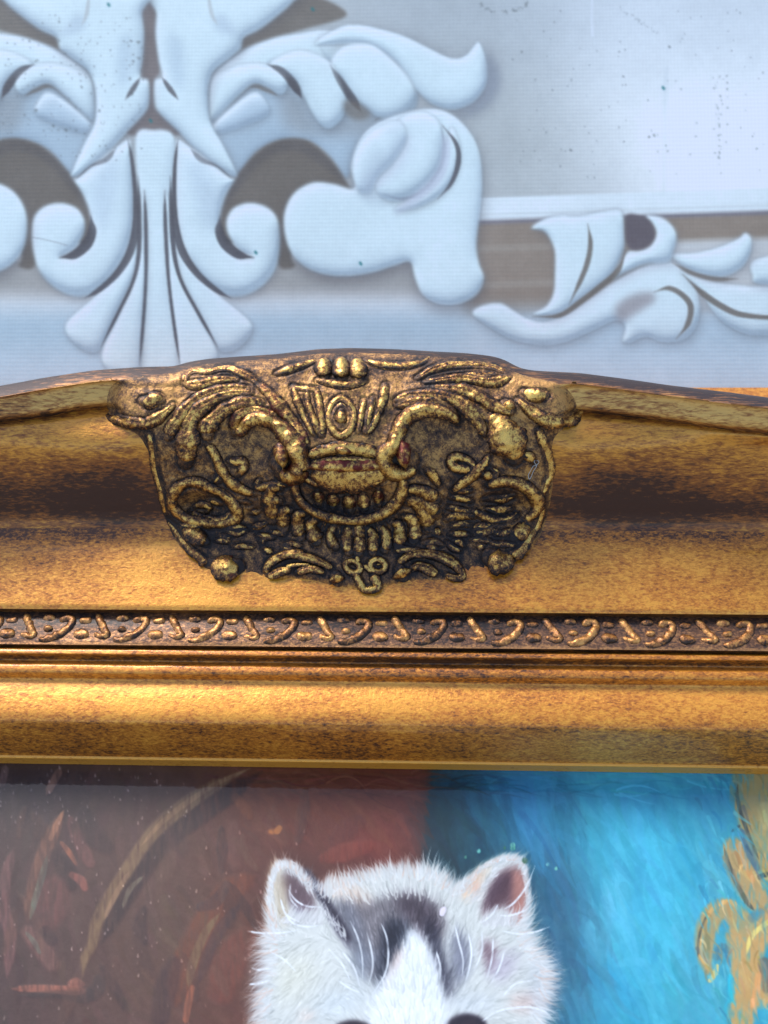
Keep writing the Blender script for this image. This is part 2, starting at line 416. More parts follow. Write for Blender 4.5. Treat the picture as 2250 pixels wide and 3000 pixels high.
# --- lumps and ridges that lie on the rail
def tube(pts3, nrm, w, h, seg=10, sink=.35, rough=.08, seed=0., endround=True, channel=0., flare=.12):
    """half-round ridge along a 3-D path; w half width, h height (mm arrays)"""
    n = len(pts3)
    T = np.gradient(pts3, axis=0); T /= np.maximum(np.linalg.norm(T, axis=1, keepdims=True), 1e-9)
    Bn = np.cross(nrm, T); Bn /= np.maximum(np.linalg.norm(Bn, axis=1, keepdims=True), 1e-9)
    s = np.concatenate([[0], np.cumsum(np.linalg.norm(np.diff(pts3, axis=0), axis=1))]); L = s[-1]
    k = np.ones(n)
    if endround:
        e0, e1 = min(max(w[0], .3), L*.5), min(max(w[-1], .3), L*.5)
        k = np.minimum(np.sqrt(np.clip(1-(1-np.clip(s/e0, 0, 1))**2, 0, 1)), np.sqrt(np.clip(1-(1-np.clip((L-s)/e1, 0, 1))**2, 0, 1)))
        k = np.maximum(k, .04)
    if rough > .05:      # hand-cut: height and width wander along the stroke
        g1 = np.array([mnoise.noise(Vector((q_*.16+seed*3.1, seed, 0))) for q_ in s]); g2 = np.array([mnoise.noise(Vector((q_*.22, seed*1.7, 5.))) for q_ in s])
        w = w*(1+.30*g1); h = h*(1+.45*g2)
    a = np.linspace(-.12*math.pi, 1.12*math.pi, seg+1)
    V = np.zeros((n, seg+1, 3)); pat = np.zeros((n, seg+1))
    for j, an in enumerate(a):
        off = Bn*(np.cos(an)*(1+flare*(1-max(math.sin(an), 0))**3)*w*k)[:, None] + nrm*((np.sin(an)*(1-channel*math.exp(-((an-1.4)/.42)**2))*h*np.sqrt(k))-sink*1.)[:, None]
        V[:, j] = pts3+off
        pat[:, j] = .62-.66*max(math.sin(an), 0)*(1-1.6*channel*math.exp(-((an-1.4)/.42)**2))
    if rough:
        fl = V.reshape(-1, 3); cen = np.repeat(pts3, seg+1, 0); ww = np.repeat(w, seg+1)
        dv = np.array([mnoise.noise(Vector((p[0]*.55+seed, p[1]*.55, p[2]*.55))) + .5*mnoise.noise(Vector((p[0]*1.3, p[1]*1.3+seed, p[2]*1.3))) for p in fl])
        d = fl-cen
        V = (cen + d*(1+rough*1.6*dv)[:, None]).reshape(n, seg+1, 3)
        pat += .40*dv.reshape(n, seg+1)
    return V, pat
def path3(pts, H, n, lift=0., closed=False):
    p = cr(pts, 14, closed)
    if closed: p = np.vstack([p, p[:1]])
    s = np.concatenate([[0], np.cumsum(np.linalg.norm(np.diff(p, axis=0), axis=1))])
    q = np.linspace(0, s[-1], n); p = np.stack([np.interp(q, s, p[:, 0]), np.interp(q, s, p[:, 1])], -1)
    h = H(p[:, 0], p[:, 1])+lift
    x, t = invert(p[:, 0], p[:, 1], h)
    P, Nn = SH(x, t, h), SN(x, t)
    if len(P) > 4: 
        for _ in range(2): P[1:-1] = .25*P[:-2]+.5*P[1:-1]+.25*P[2:]; Nn[1:-1] = .25*Nn[:-2]+.5*Nn[1:-1]+.25*Nn[2:]
    return P, Nn/np.linalg.norm(Nn, axis=1, keepdims=True)
PXMM = lambda P: project(P)[2]/FPX      # mm per photo pixel at depth
def ridge_mesh(pts, w, hr=.85, lift=0., H=lambda u, v: u*0., closed=False, rough=.08, sink=.35, seg=10, step=4., channel=0., flare=.12):
    L = np.linalg.norm(np.diff(np.asarray(pts, float), axis=0), axis=1).sum()
    n = int(np.clip(L/step, 8, 130))
    P, Nn = path3(pts, H, n, lift, closed)
    wm = np.interp(np.linspace(0, 1, n), np.linspace(0, 1, len(np.atleast_1d(w))), np.atleast_1d(w))*PXMM(P)
    V, pat = tube(P, Nn, wm, wm*hr, seg=seg, rough=rough, sink=sink, seed=pts[0][0]*.37, endround=not closed, channel=channel, flare=flare)
    return V, pat, grid_faces(n, seg+1)

# --- carved motifs of the band: one motif traced, then repeated along the rail
def G6(l): return [(1400+x*.5124, 1750+y*.5124) for x, y in l]
motif = [("bead", G6([(1150, 166), (1190, 160), (1225, 166)]), [7, 9, 7]), ("bead", G6([(1148, 236), (1200, 240), (1248, 246)]), [9, 12, 9]),
         ("hook", G6([(1246, 128), (1290, 172), (1335, 222), (1362, 246), (1340, 256), (1302, 246), (1276, 238)]), [8, 9, 9, 9, 8, 7, 5]),
         ("bead", G6([(1362, 152), (1400, 148), (1440, 154)]), [7, 9, 7]), ("bead", G6([(1402, 216), (1430, 212), (1460, 214)]), [7, 9, 6]),
         ("comma", G6([(1476, 170), (1500, 156), (1530, 152), (1556, 168), (1548, 208), (1510, 246), (1450, 272), (1398, 272)]), [8, 10, 10, 9, 10, 10, 9, 5])]
per = float(np.diff(invert(np.array([1733., 1958.]), np.array([1840., 1842.]))[0])[0])
for k in range(-10, 5):
    for nm, pts, w in motif:
        V, pat, F = ridge_mesh(pts, [q_*1.3 for q_ in w], hr=.85, rough=.14, sink=.2, seg=10, step=4)
        V = V + np.array([k*per+random.uniform(-.25, .25), random.uniform(-.15, .15), random.uniform(-.12, .05)])
        # wear differs from one cast motif to the next
        V = V + fbm(V.shape[:2], [(3, .7)])[..., None]*np.array([0, .6, 1])
        b = mesh_obj(nm, V, F, M_bead, attrs={"patina_shade": pat+.04+random.uniform(-.2, .3)})
        b.parent = band; b.matrix_parent_inverse = band.matrix_world.inverted()
# ------------------------------------------------------------------ carved crest (cartouche) on the rail
def ZZ(o, k): return lambda *l: [(o[0]+x*k, o[1]+y*k) for x, y in l]
z1, z2, z3 = ZZ((400, 1000), .3014), ZZ((800, 1000), .2712), ZZ((1150, 1000), .3617)
z4, z5, z6 = ZZ((440, 1350), .2773), ZZ((780, 1300), .3014), ZZ((1150, 1320), .3014)
AA, BB = ZZ((380, 980), .3918), ZZ((980, 980), .4219)
RG = []   # name, pts, half widths, options
def rg(name, pts, w, **k): RG.append((name, pts, w, k))
# rims
rg("rim", z1((120, 900), (150, 1000), (165, 1120), (180, 1240)) + z4((70, 160), (110, 300), (140, 440), (160, 560)), [8, 11, 12, 11, 10, 9, 7])
rg("rim", z4((190, 640), (260, 720), (330, 820), (420, 920), (520, 1010), (600, 1090)), [6, 8, 9, 10, 12, 14])
rg("rim", z3((1185, 720), (1215, 810), (1250, 900), (1275, 1000), (1275, 1100)) + z6((1500, 300), (1460, 420)), [8, 11, 12, 11, 10, 9, 8])
rg("rim", z6((1460, 480), (1450, 600), (1400, 740), (1320, 850), (1250, 960), (1160, 1030)), [8, 9, 9, 10, 13, 17])
rg("boss", z4((640, 1090), (760, 1110), (860, 1130), (930, 1110)), [16, 25, 30, 22], hr=.7, bole=.25)
rg("boss", z6((1170, 1030), (1080, 1070), (1000, 1060), (940, 1030)), [16, 26, 31, 25], hr=.8)
# curls where the cap roll ends
rg("curl", z1((-300, 700), (-220, 745), (-120, 775), (0, 790), (80, 800), (180, 760), (280, 690), (360, 620)), [8, 13, 15, 14, 14, 14, 13, 11, 7], hr=.9)
rg("bud", z1((60, 580), (120, 590), (200, 560), (250, 570)), [12, 19, 18, 10], hr=.8)
rg("curl", z3((1010, 480), (1090, 540), (1180, 610), (1290, 650), (1400, 640), (1480, 600), (1530, 550)), [7, 12, 15, 17, 17, 16, 9], hr=.9)
rg("bud", z3((1060, 410), (1130, 440), (1200, 440), (1250, 430)), [9, 15, 16, 9], hr=.9)
# leaf loops at the shoulders
rg("leaf_edge", z1((470, 400), (490, 320), (560, 280), (700, 290), (820, 260), (920, 265), (1010, 310), (1100, 350), (1170, 400)), [7, 10, 10, 9, 10, 11, 11, 10, 7])
rg("leaf_edge", z1((470, 410), (540, 425), (650, 420), (760, 385), (860, 370), (980, 370)), [8, 13, 13, 11, 10, 6])
rg("leaf_edge", z3((200, 300), (300, 240), (420, 200), (560, 185), (700, 185), (820, 205), (915, 245)), [6, 10, 13, 13, 12, 11, 8])
rg("leaf_edge", z3((260, 330), (400, 310), (540, 300), (660, 310), (780, 330), (880, 315), (945, 280)), [6, 9, 11, 12, 13, 13, 9])
rg("leaf_vein", z3((600, 270), (720, 275), (840, 265)), [5, 9, 5], hr=.5)
# acanthus fronds left
rg("frond", z1((310, 920), (340, 840), (400, 760), (470, 660), (560, 580), (680, 510), (820, 470), (960, 460), (1080, 460)), [15, 16, 14, 13, 13, 13, 12, 11, 8], hr=.75)
rg("frond", z1((480, 1170), (480, 1060), (490, 960), (500, 850), (520, 760), (600, 660), (720, 580), (860, 520), (1000, 500), (1120, 500)), [23, 24, 22, 19, 14, 13, 13, 12, 11, 8], hr=.75, bole=.22)
rg("frond", z1((690, 900), (690, 830), (760, 740), (860, 660), (980, 610), (1100, 590), (1220, 600)), [20, 20, 17, 16, 15, 14, 9], hr=.8)
rg("frond", z1((960, 860), (960, 770), (1010, 700), (1110, 670), (1230, 680), (1340, 720)), [14, 14, 13, 12, 11, 9], hr=.75, bole=.3)
rg("volute", z1((960, 890), (1010, 860), (1080, 780), (1180, 745), (1290, 770), (1400, 840), (1480, 930), (1540, 1040), (1580, 1150), (1600, 1250)) + z5((330, 220), (290, 300), (220, 320), (130, 290)),
   [12, 14, 14, 15, 16, 18, 20, 22, 22, 21, 20, 22, 22, 16], hr=.9, bole=.30, lift=1.2)
rg("volute_eye", z5((110, 180), (160, 150), (215, 170)), [26, 36, 28], hr=.9, bole=.30, lift=.8)
rg("frond", z1((1180, 420), (1290, 510), (1400, 640), (1500, 760), (1590, 890), (1650, 1010)), [8, 13, 15, 14, 12, 8], hr=.7, bole=.30)
# right fronds
rg("volute", z3((530, 660), (490, 610), (400, 570), (290, 550), (190, 570), (110, 620), (60, 690), (30, 780), (0, 860)) + z5((1150, 100), (1150, 190), (1190, 260), (1270, 300), (1370, 290), (1450, 250)),
   [10, 14, 15, 15, 16, 17, 17, 17, 17, 17, 17, 18, 18, 15, 9], hr=.9, bole=.22, lift=1.2)
rg("volute_eye", z5((1290, 180), (1340, 150), (1400, 160)), [28, 36, 28], hr=.95, bole=.42, lift=1.0)
rg("frond", z3((40, 520), (130, 500), (260, 490), (390, 510), (470, 560), (530, 620)), [8, 14, 17, 15, 12, 7], hr=.6)
rg("frond", z3((30, 480), (120, 440), (250, 430), (400, 440), (520, 480), (610, 540), (680, 620), (730, 700), (740, 760)), [7, 10, 11, 12, 13, 15, 15, 13, 8], hr=.8)
rg("frond", z3((330, 370), (450, 380), (580, 400), (700, 450), (800, 510), (880, 550), (960, 580)), [7, 10, 14, 15, 14, 13, 9], hr=.8)
rg("bud", z3((900, 500), (940, 520), (960, 560)), [9, 15, 10], hr=.9)
rg("frond", z3((560, 480), (680, 540), (770, 610), (820, 700)), [6, 9, 9, 6], hr=.6)
rg("drop_leaf", z3((790, 600), (860, 670), (910, 760), (950, 840), (980, 910), (980, 960)), [11, 22, 30, 36, 33, 18], hr=.8, lift=.6)
rg("leaf_tip", z3((1060, 920), (1110, 940), (1140, 980)), [6, 11, 6], hr=.7)
# nut on the crest, three lobes with drapery
rg("nut_lobe", z2((545, 180), (540, 270), (560, 370)), [14, 20, 12], hr=.8, bole=.12, lift=.8)
rg("nut_lobe", z2((735, 170), (735, 270), (740, 380)), [14, 20, 13], hr=.9, bole=.16, lift=1.2)
rg("nut_lobe", z2((900, 180), (915, 280), (925, 390)), [14, 21, 13], hr=.8, bole=.1, lift=.8)
rg("drape", z2((40, 350), (150, 310), (270, 270), (390, 225), (470, 190)), [6, 11, 11, 10, 7], hr=.7)
rg("drape", z2((1010, 200), (1120, 240), (1240, 260), (1370, 265), (1500, 250), (1620, 215), (1700, 160)), [7, 10, 10, 10, 10, 9, 6], hr=.7)
rg("drape", z2((480, 420), (600, 445), (740, 470), (860, 465), (1000, 430)), [5, 9, 10, 9, 5], hr=.6)
# reeds
rg("reed", z2((215, 490), (265, 640), (330, 800), (390, 920), (435, 1005)), [7, 8, 8, 8, 5], hr=.8)
rg("reed", z2((370, 540), (375, 660), (420, 790), (465, 900), (495, 990)), [5, 7, 8, 9, 7], hr=.8)
rg("reed", z2((470, 520), (495, 640), (515, 780), (535, 900), (520, 1010)), [8, 8, 8, 8, 9], hr=.8)
rg("reed", z2((215, 490), (320, 510), (470, 520)), [6, 7, 6], hr=.7)
rg("reed", z2((985, 640), (955, 770), (935, 890), (920, 980)), [7, 7, 7, 5], hr=.8)
rg("reed", z2((1080, 620), (1050, 760), (1015, 880), (985, 985)), [7, 8, 7, 5], hr=.8)
rg("reed", z2((1215, 480), (1180, 640), (1130, 790), (1070, 910), (1010, 990)), [10, 9, 8, 8, 6], hr=.8)
# oval with a bead
rg("oval_ring", z2((730, 610), (830, 680), (865, 800), (840, 930), (735, 1020), (640, 940), (600, 800), (640, 680)), 8, closed=True, hr=.8)
rg("oval_ring", z2((735, 680), (800, 740), (820, 820), (790, 910), (735, 950), (680, 900), (650, 810), (680, 730)), 5, closed=True, hr=.6)
rg("bead", z2((735, 750), (732, 830), (725, 890)), [8, 15, 13], hr=1.)
# mouth: lips, tongue, teeth, dish rim
rg("brow", z5((400, 120), (500, 90), (620, 60), (740, 40), (860, 60), (980, 80), (1100, 120)), [9, 14, 15, 14, 15, 15, 10], hr=.8)
rg("bead", z5((755, 30), (745, 70), (740, 110)), [11, 17, 12], hr=1., bole=.4, lift=2.)
rg("lip", z5((430, 190), (600, 175), (780, 165), (960, 175), (1130, 185)), [6, 8, 8, 8, 6], hr=.7)
rg("lip", z5((400, 225), (520, 228), (700, 232), (880, 230), (1040, 225), (1150, 225)), [6, 13, 15, 14, 13, 6], hr=.9, bole=.42, lift=.8)
rg("tongue", z5((430, 310), (580, 335), (740, 350), (900, 350), (1050, 325), (1160, 310)), [16, 27, 31, 30, 25, 12], hr=.35, lift=.9)
rg("frill", z5((370, 340), (460, 390), (580, 420), (700, 455), (800, 440), (900, 425), (1010, 410), (1130, 350)), [5, 8, 8, 9, 8, 8, 8, 5], hr=.7, lift=1.)
for a in ((500, 470, 510, 580), (645, 490, 648, 615), (795, 500, 815, 640), (935, 490, 960, 630), (1085, 450, 1090, 590)):
    rg("tooth", z5((a[0], a[1]), ((a[0]+a[2])/2, (a[1]+a[3])/2+10), (a[2], a[3])), [8, 14, 10], hr=.9, bole=.33)
rg("dish_rim", z5((270, 390), (290, 500), (350, 590), (460, 670), (600, 725), (760, 755), (920, 755), (1080, 715), (1210, 640), (1300, 530), (1335, 420), (1310, 345)), [8, 9, 10, 11, 12, 12, 12, 12, 13, 13, 13, 9], hr=1., bole=.16, lift=.8)
# petals of the shell around the dish
for p, w in (((60, 430), (30, 520), (20, 600)), 15), (((60, 560), (55, 640), (60, 730)), 17), (((160, 660), (165, 740), (165, 815)), 16), (((310, 700), (310, 800), (335, 900)), 15), \
            (((430, 780), (460, 860), (490, 950)), 15), (((620, 860), (640, 950), (670, 1000)), 13), (((790, 880), (785, 970), (800, 1050)), 13), (((905, 860), (900, 970), (900, 1060)), 14), \
            (((1035, 880), (1035, 970), (1030, 1050)), 12), (((1160, 860), (1165, 950), (1150, 1030)), 13), (((1290, 800), (1295, 900), (1280, 980)), 14), (((1410, 740), (1440, 840), (1430, 930)), 15), \
            (((1440, 580), (1540, 700), (1580, 810)), 16), (((1440, 560), (1560, 610), (1650, 680)), 16), (((1440, 450), (1560, 490), (1650, 550)), 16):
    d0 = (830-p[0][0], 560-p[0][1]); dl = math.hypot(*d0); p = ((p[0][0]+d0[0]/dl*75, p[0][1]+d0[1]/dl*75),)+p
    rg("petal", z5(*p), [w*.6, w*.8, w, w*1.08], hr=.85, bole=.16 if p[0][0] < 1400 else .34)
for x in (700, 850, 970, 1100, 1220, 540, 380):
    rg("petal_vein", z5((x+(800-x)*.12, 790-abs(x-830)*.12), (x, 900-abs(x-830)*.16)), [3, 4], hr=.7)
# stems with curls
rg("stem", z1((690, 1010), (740, 1080), (790, 1180), (830, 1270)) + z4((800, 180), (880, 260), (980, 320), (1090, 360)), [7, 10, 11, 12, 12, 12, 11, 8], hr=.85)
rg("stem", z4((830, 0), (900, 20), (975, 20), (980, 90), (940, 160)), [8, 11, 12, 11, 5], hr=.85)
rg("bead", z4((690, 190), (715, 210)), [11, 11], hr=.9)
rg("stem", z4((1160, 200), (1120, 280), (1180, 290), (1300, 260), (1450, 260)), [5, 8, 9, 9, 5], hr=.7)
rg("stem", z6((590, 400), (680, 330), (780, 250), (840, 190), (900, 130), (940, 60)), [7, 10, 12, 12, 9, 7], hr=.85, bole=.12)
rg("stem", z6((800, 160), (730, 100), (640, 70), (580, 90), (590, 160), (660, 190), (760, 190)), [7, 9, 11, 11, 11, 11, 7], hr=.85)
rg("stem", z6((330, 190), (380, 230), (420, 300), (450, 350)), [8, 10, 9, 5], hr=.8)
rg("bead", z6((880, 240), (930, 250), (980, 260)), [9, 13, 8], hr=.8)
rg("stem", z6((960, 180), (1010, 220), (1010, 270)), [4, 7, 4], hr=.8)
# ring ovals
rg("oval_ring", z4((320, 260), (470, 230), (620, 290), (780, 370), (880, 480), (920, 590), (840, 650), (700, 670), (560, 660), (430, 640), (330, 590), (240, 500), (230, 380)), [12], closed=True, hr=.9)
rg("spiral", z4((430, 560), (540, 620), (680, 640), (800, 610), (860, 540)), [8, 11, 11, 9, 5], hr=.7)
rg("spiral", z4((470, 480), (560, 470), (620, 500), (600, 540)), [7, 9, 9, 6], hr=.7)
rg("spiral", z4((610, 420), (670, 430), (740, 460)), [5, 9, 7], hr=.7)
rg("oval_ring", z6((930, 350), (1060, 310), (1200, 320), (1330, 390), (1410, 500), (1390, 600), (1300, 680)), [8, 12, 14, 16, 16, 13, 8], hr=.9)
rg("oval_ring", z6((790, 590), (860, 640), (960, 680), (1080, 680), (1180, 640), (1220, 610)), [8, 9, 9, 8, 7, 4], hr=.7)
rg("spiral", z6((880, 480), (960, 470), (1060, 480), (1180, 440)), [5, 9, 11, 6], hr=.5)
rg("spiral", z6((900, 570), (1030, 590), (1160, 570)), [5, 12, 6], hr=.5)
# lip under the left ring, lumps and little leaves
rg("scroll_end", z4((340, 720), (430, 760), (520, 810), (590, 850)), [10, 16, 19, 13], hr=.8)
rg("scroll_end", z6((1340, 740), (1260, 780), (1190, 830)), [12, 20, 15], hr=.7)
for p in (((300, 690), (450, 690), (570, 690)), ((690, 830), (770, 830), (830, 850)), ((800, 730), (900, 760), (1010, 730)), ((830, 710), (920, 700), (1020, 720)), ((1070, 700), (1150, 690), (1230, 660)),
          ((1140, 770), (1230, 790), (1320, 800)), ((880, 900), (980, 890), (1090, 900)), ((1170, 850), (1210, 830)), ((1400, 880), (1490, 860), (1600, 890)), ((1410, 900), (1500, 930)), ((730, 780), (850, 800)),
          ((1200, 920), (1290, 960)), ((960, 430), (1050, 450)), ((1060, 560), (1150, 540)), ((1280, 740), (1420, 770))):
    rg("leaflet", z4(*p), [5, 8, 5], hr=.75)
for p in (((620, 400), (700, 400), (770, 390)), ((560, 460), (660, 470), (760, 500)), ((540, 560), (640, 580), (740, 600)), ((520, 680), (630, 640), (790, 650)), ((570, 740), (660, 720), (750, 730)), ((780, 780), (850, 740), (960, 740)),
          ((790, 800), (880, 790), (1010, 770)), ((400, 790), (470, 770)), ((560, 800), (650, 800), (740, 810)), ((1000, 800), (1080, 790), (1160, 770)), ((600, 870), (660, 880), (700, 930)), ((760, 860), (860, 850), (950, 870)),
          ((290, 890), (400, 870), (480, 910)), ((530, 880), (600, 940), (660, 960)), ((820, 930), (890, 920)), ((960, 890), (1080, 900), (1190, 910)), ((30, 960), (120, 950), (260, 960)), ((330, 910), (430, 950))):
    rg("leaflet", z6(*p), [6, 9, 6], hr=.65)
# bottom leaves, beads and little mask
rg("leaf_edge", z4((1230, 1180), (1230, 1120), (1290, 1050), (1400, 990), (1500, 970), (1600, 980)) + z5((330, 1080), (450, 1110), (560, 1160), (640, 1200)), [8, 9, 10, 11, 11, 10, 10, 9, 8, 6], hr=.9)
rg("leaf_edge", z5((10, 1280), (60, 1270), (150, 1230), (240, 1215)), [7, 10, 10, 6], hr=.9)
rg("leaf_edge", z5((300, 1250), (360, 1220), (430, 1205), (500, 1220), (560, 1250)), [10, 10, 9, 8, 5], hr=.9)
rg("leaf_vein", z5((190, 1190), (290, 1170), (420, 1170)), [4, 5, 4], hr=.7)
rg("bead", z5((680, 1270), (685, 1310), (695, 1350)), [14, 18, 14], hr=1.)
rg("bead", z5((1300, 1220), (1325, 1270), (1335, 1300)), [17, 21, 15], hr=1.)
rg("leaf_edge", z6((60, 1090), (110, 1040), (200, 1000), (310, 990), (420, 1005), (530, 1050), (620, 1110), (680, 1190), (660, 1230), (590, 1230), (520, 1200)), [7, 9, 10, 11, 11, 11, 11, 10, 10, 9, 7], hr=.9)
rg("leaf_edge", z6((190, 1140), (250, 1110), (320, 1130), (390, 1170), (440, 1190)), [8, 11, 12, 11, 7], hr=.9)
rg("mask_eye", z5((770, 1150), (840, 1130), (900, 1170), (910, 1220), (860, 1250), (790, 1220)), 6.5, closed=True, hr=.9)
rg("mask_eye", z5((1010, 1150), (1080, 1110), (1150, 1150), (1150, 1210), (1090, 1240), (1020, 1210)), 6.5, closed=True, hr=.9)
rg("bead", z5((1090, 1165), (1092, 1175)), [4, 4], hr=.8)
rg("mask_chin", z5((870, 1260), (905, 1330), (950, 1410), (1010, 1410), (1080, 1390), (1060, 1320), (1050, 1270)), [7, 9, 10, 9, 9, 9, 9], hr=.9)
rg("mask_nose", z5((880, 1090), (890, 1150)), [5, 6], hr=.8)
rg("mask_nose", z5((950, 1180), (990, 1200), (1040, 1230)), [6, 7, 8], hr=.8)

# --- relief of the crest's ground: an outline, a dome, hollows for the grooves
RC = Raster(200, 990, 1780, 1770, .5)
OUT = [(300, 1150), (330, 1105), (407, 1092), (515, 1088), (560, 1064), (640, 1053), (814, 1041), (936, 1026), (1031, 1023), (1153, 1027), (1356, 1038), (1465, 1055), (1512, 1082), (1560, 1100), (1640, 1110), (1690, 1140),
       (1700, 1190), (1685, 1232), (1640, 1250), (1606, 1290), (1618, 1380), (1618, 1440), (1600, 1520), (1570, 1590), (1520, 1650), (1470, 1680), (1400, 1690), (1360, 1702), (1250, 1715), (1190, 1700), (1120, 1735), (1060, 1735), (1010, 1720),
       (960, 1712), (900, 1700), (830, 1690), (770, 1705), (720, 1690), (660, 1692), (600, 1680), (545, 1620), (505, 1560), (478, 1500), (462, 1420), (440, 1340), (426, 1280), (380, 1252), (330, 1228), (300, 1195)]
m_out = RC.poly(OUT, smooth=False)
m_out = np.clip(blur(m_out, 3)+.5*fbm(m_out.shape, [(16, .6), (7, .4)])*(blur(m_out, 6) > .02)*(blur(m_out, 6) < .98), 0, 1); m_soft = blur(m_out, 14)
yy, xx = np.mgrid[0:RC.h, 0:RC.w]; uu = RC.u0+(xx+.5)/RC.s; vv = RC.v0+(yy+.5)/RC.s
topfade = ss(0, 130, vv-np.interp(uu, SIL[:, 0], SIL[:, 1])-12)
Hg = -.9 + 3.8*ss(.30, 1., m_soft)*(1-.98*ss(1570, 1670, vv)*(1-np.exp(-((uu-1010)/260)**2)*.5))*(.35+.65*topfade)
Hg += topfade*(4.2*np.exp(-(((uu-1020)/230)**2+((vv-1400)/150)**2)**1.3) + 1.5*np.exp(-((uu-1010)/150)**2-((vv-1560)/90)**2) + 1.2*np.exp(-((uu-1000)/120)**2-((vv-1220)/80)**2))
def dent(u, v, ru, rv, d): 
    global Hg
    Hg = Hg - d*ss(1.15, .35, np.hypot((uu-u)/ru, (vv-v)/rv))
dent(725, 1300, 130, 80, 2.6); dent(1330, 1300, 130, 90, 2.6); dent(595, 1485, 85, 50, 3.2); dent(1480, 1480, 85, 52, 3.0); dent(1020, 1462, 128, 58, 4.6); dent(1010, 1330, 90, 12, .8)
mr = np.zeros((RC.h, RC.w)); mr_w = np.zeros((RC.h, RC.w))
for nm, pts, w, k in RG:
    p = list(pts)+[pts[0]] if k.get('closed') else pts
    RC.line(p, w, soft=4, m=mr); RC.line(p, [q+5 for q in np.atleast_1d(w)], soft=7, m=mr_w)
Hg = Hg + (2.2*blur(mr_w, 10)+.9*blur(mr, 3))*(.3+.7*topfade)*m_soft - .9*np.clip(mr_w-mr, 0, 1)*m_soft
nzg = fbm(Hg.shape, [(24, .5), (10, .45), (5, .35), (2.6, .22)])
Hg = Hg + nzg*(1-.7*ss(1560, 1640, vv))*ss(.5, .9, m_soft)*(.15+.75*topfade)
Hg = np.where((m_soft > .6) & (vv < 1500), np.maximum(Hg, .3), Hg)
def HG(u, v): return RC.sample(Hg, u, v)
def HR(u, v): return np.maximum(HG(u, v), .05)
# antique wash that pooled beside the carving (broken up, missing in places)
wash = np.clip(blur(mr_w, 2)*1.25-mr*.5, 0, 1)
PG = .08 + .40*wash + .8*fbm(Hg.shape, [(30, .5), (12, .5), (6, .3)]) + .18*ss(1480, 1560, vv)*ss(.2, .8, m_soft) - .20*ss(1330, 1180, vv)
PG += .10*np.exp(-((vv-1490)/60)**2) + .12*ss(1150, 1060, vv)
EG = np.clip(1.15-1.3*blur(mr_w, 3), 0, 1)*ss(.80, .45, m_soft+.25*nzg)*ss(1560, 1620, vv)     # gilding carried over the joint at the foot
PG = PG*(1-EG)
GU, GV = np.arange(236, 1744, 2.9), np.arange(1004, 1746, 2.6)
Ug, Vg = np.meshgrid(GU, GV)
Vs = np.maximum(Vg, np.interp(Ug, SIL[:, 0], SIL[:, 1])+14)
Hv = HG(Ug, Vs)
xg, tg = invert(Ug, Vs, Hv)
Pg = SH(xg, tg, Hv)
Fg = grid_faces(*Ug.shape)
inside = RC.sample(blur(m_out, 3), Ug, Vs).ravel() > .02
inside &= (Vg >= np.interp(Ug, SIL[:, 0], SIL[:, 1])+12).ravel()
Fg = Fg[inside[Fg].all(1)]
used = np.unique(Fg); rm = np.full(Ug.size, -1); rm[used] = np.arange(len(used))
crest = mesh_obj("crest", Pg.reshape(-1, 3)[used], rm[Fg], M_ground, attrs={"patina_shade": RC.sample(PG, Ug, Vs).ravel()[used], "bole": np.zeros(len(used)), "edge": RC.sample(EG, Ug, Vs).ravel()[used]})
adopt(crest)
bpy.context.view_layer.update()
for nm, pts, w, k in RG:
    V, pat, F = ridge_mesh(pts, [q*1.06 for q in np.atleast_1d(w)], hr=k.get('hr', .85)*(1.1 if nm.startswith('vol') else .82), lift=k.get('lift', 0.)-.1+(.55 if np.mean([q[1] for q in pts]) > 1610 else 0.), H=HR, closed=k.get('closed', False), flare=.42, rough=.12, sink=.45, seg=16, channel=(.30 if nm in ('frond', 'leaf_edge', 'curl') else 0.), step=3.2)
    low = float(np.mean([p[1] for p in pts]))
    o = mesh_obj(nm, V, F, M_ridge, attrs={"patina_shade": pat - .10 + (.12*ss(1340, 1520, low)-.16*ss(1590, 1650, low)), "bole": np.full(pat.size, k.get('bole', 0.))})
    o.parent = crest; o.matrix_parent_inverse = crest.matrix_world.inverted()
# ------------------------------------------------------------------ the printed canvas behind the frame (a flat print of plaster scrollwork)
def F_(*l): return [(x*1.3563, y*1.3563) for x, y in l]
R1, R2 = ZZ((0, 0), .6781), ZZ((1125, 0), .6781)
def axis(y): return 436+.030*y
def mir(p): return [(2*axis(y)-x, y) for x, y in p]
RP = Raster(-420, -420, 2680, 1420, .36)
hh, ww = RP.h, RP.w
yy, xx = np.mgrid[0:hh, 0:ww]; pu = RP.u0+(xx+.5)/RP.s; pv = RP.v0+(yy+.5)/RP.s
wht = np.array([231, 246, 242.]); gry = np.array([196, 199, 192.]); brn = np.array([120, 110, 96.]); drk = np.array([86, 82, 82.]); lgt = np.array([222, 224, 218.])
prt = np.zeros((hh, ww, 3)); prt[:] = gry
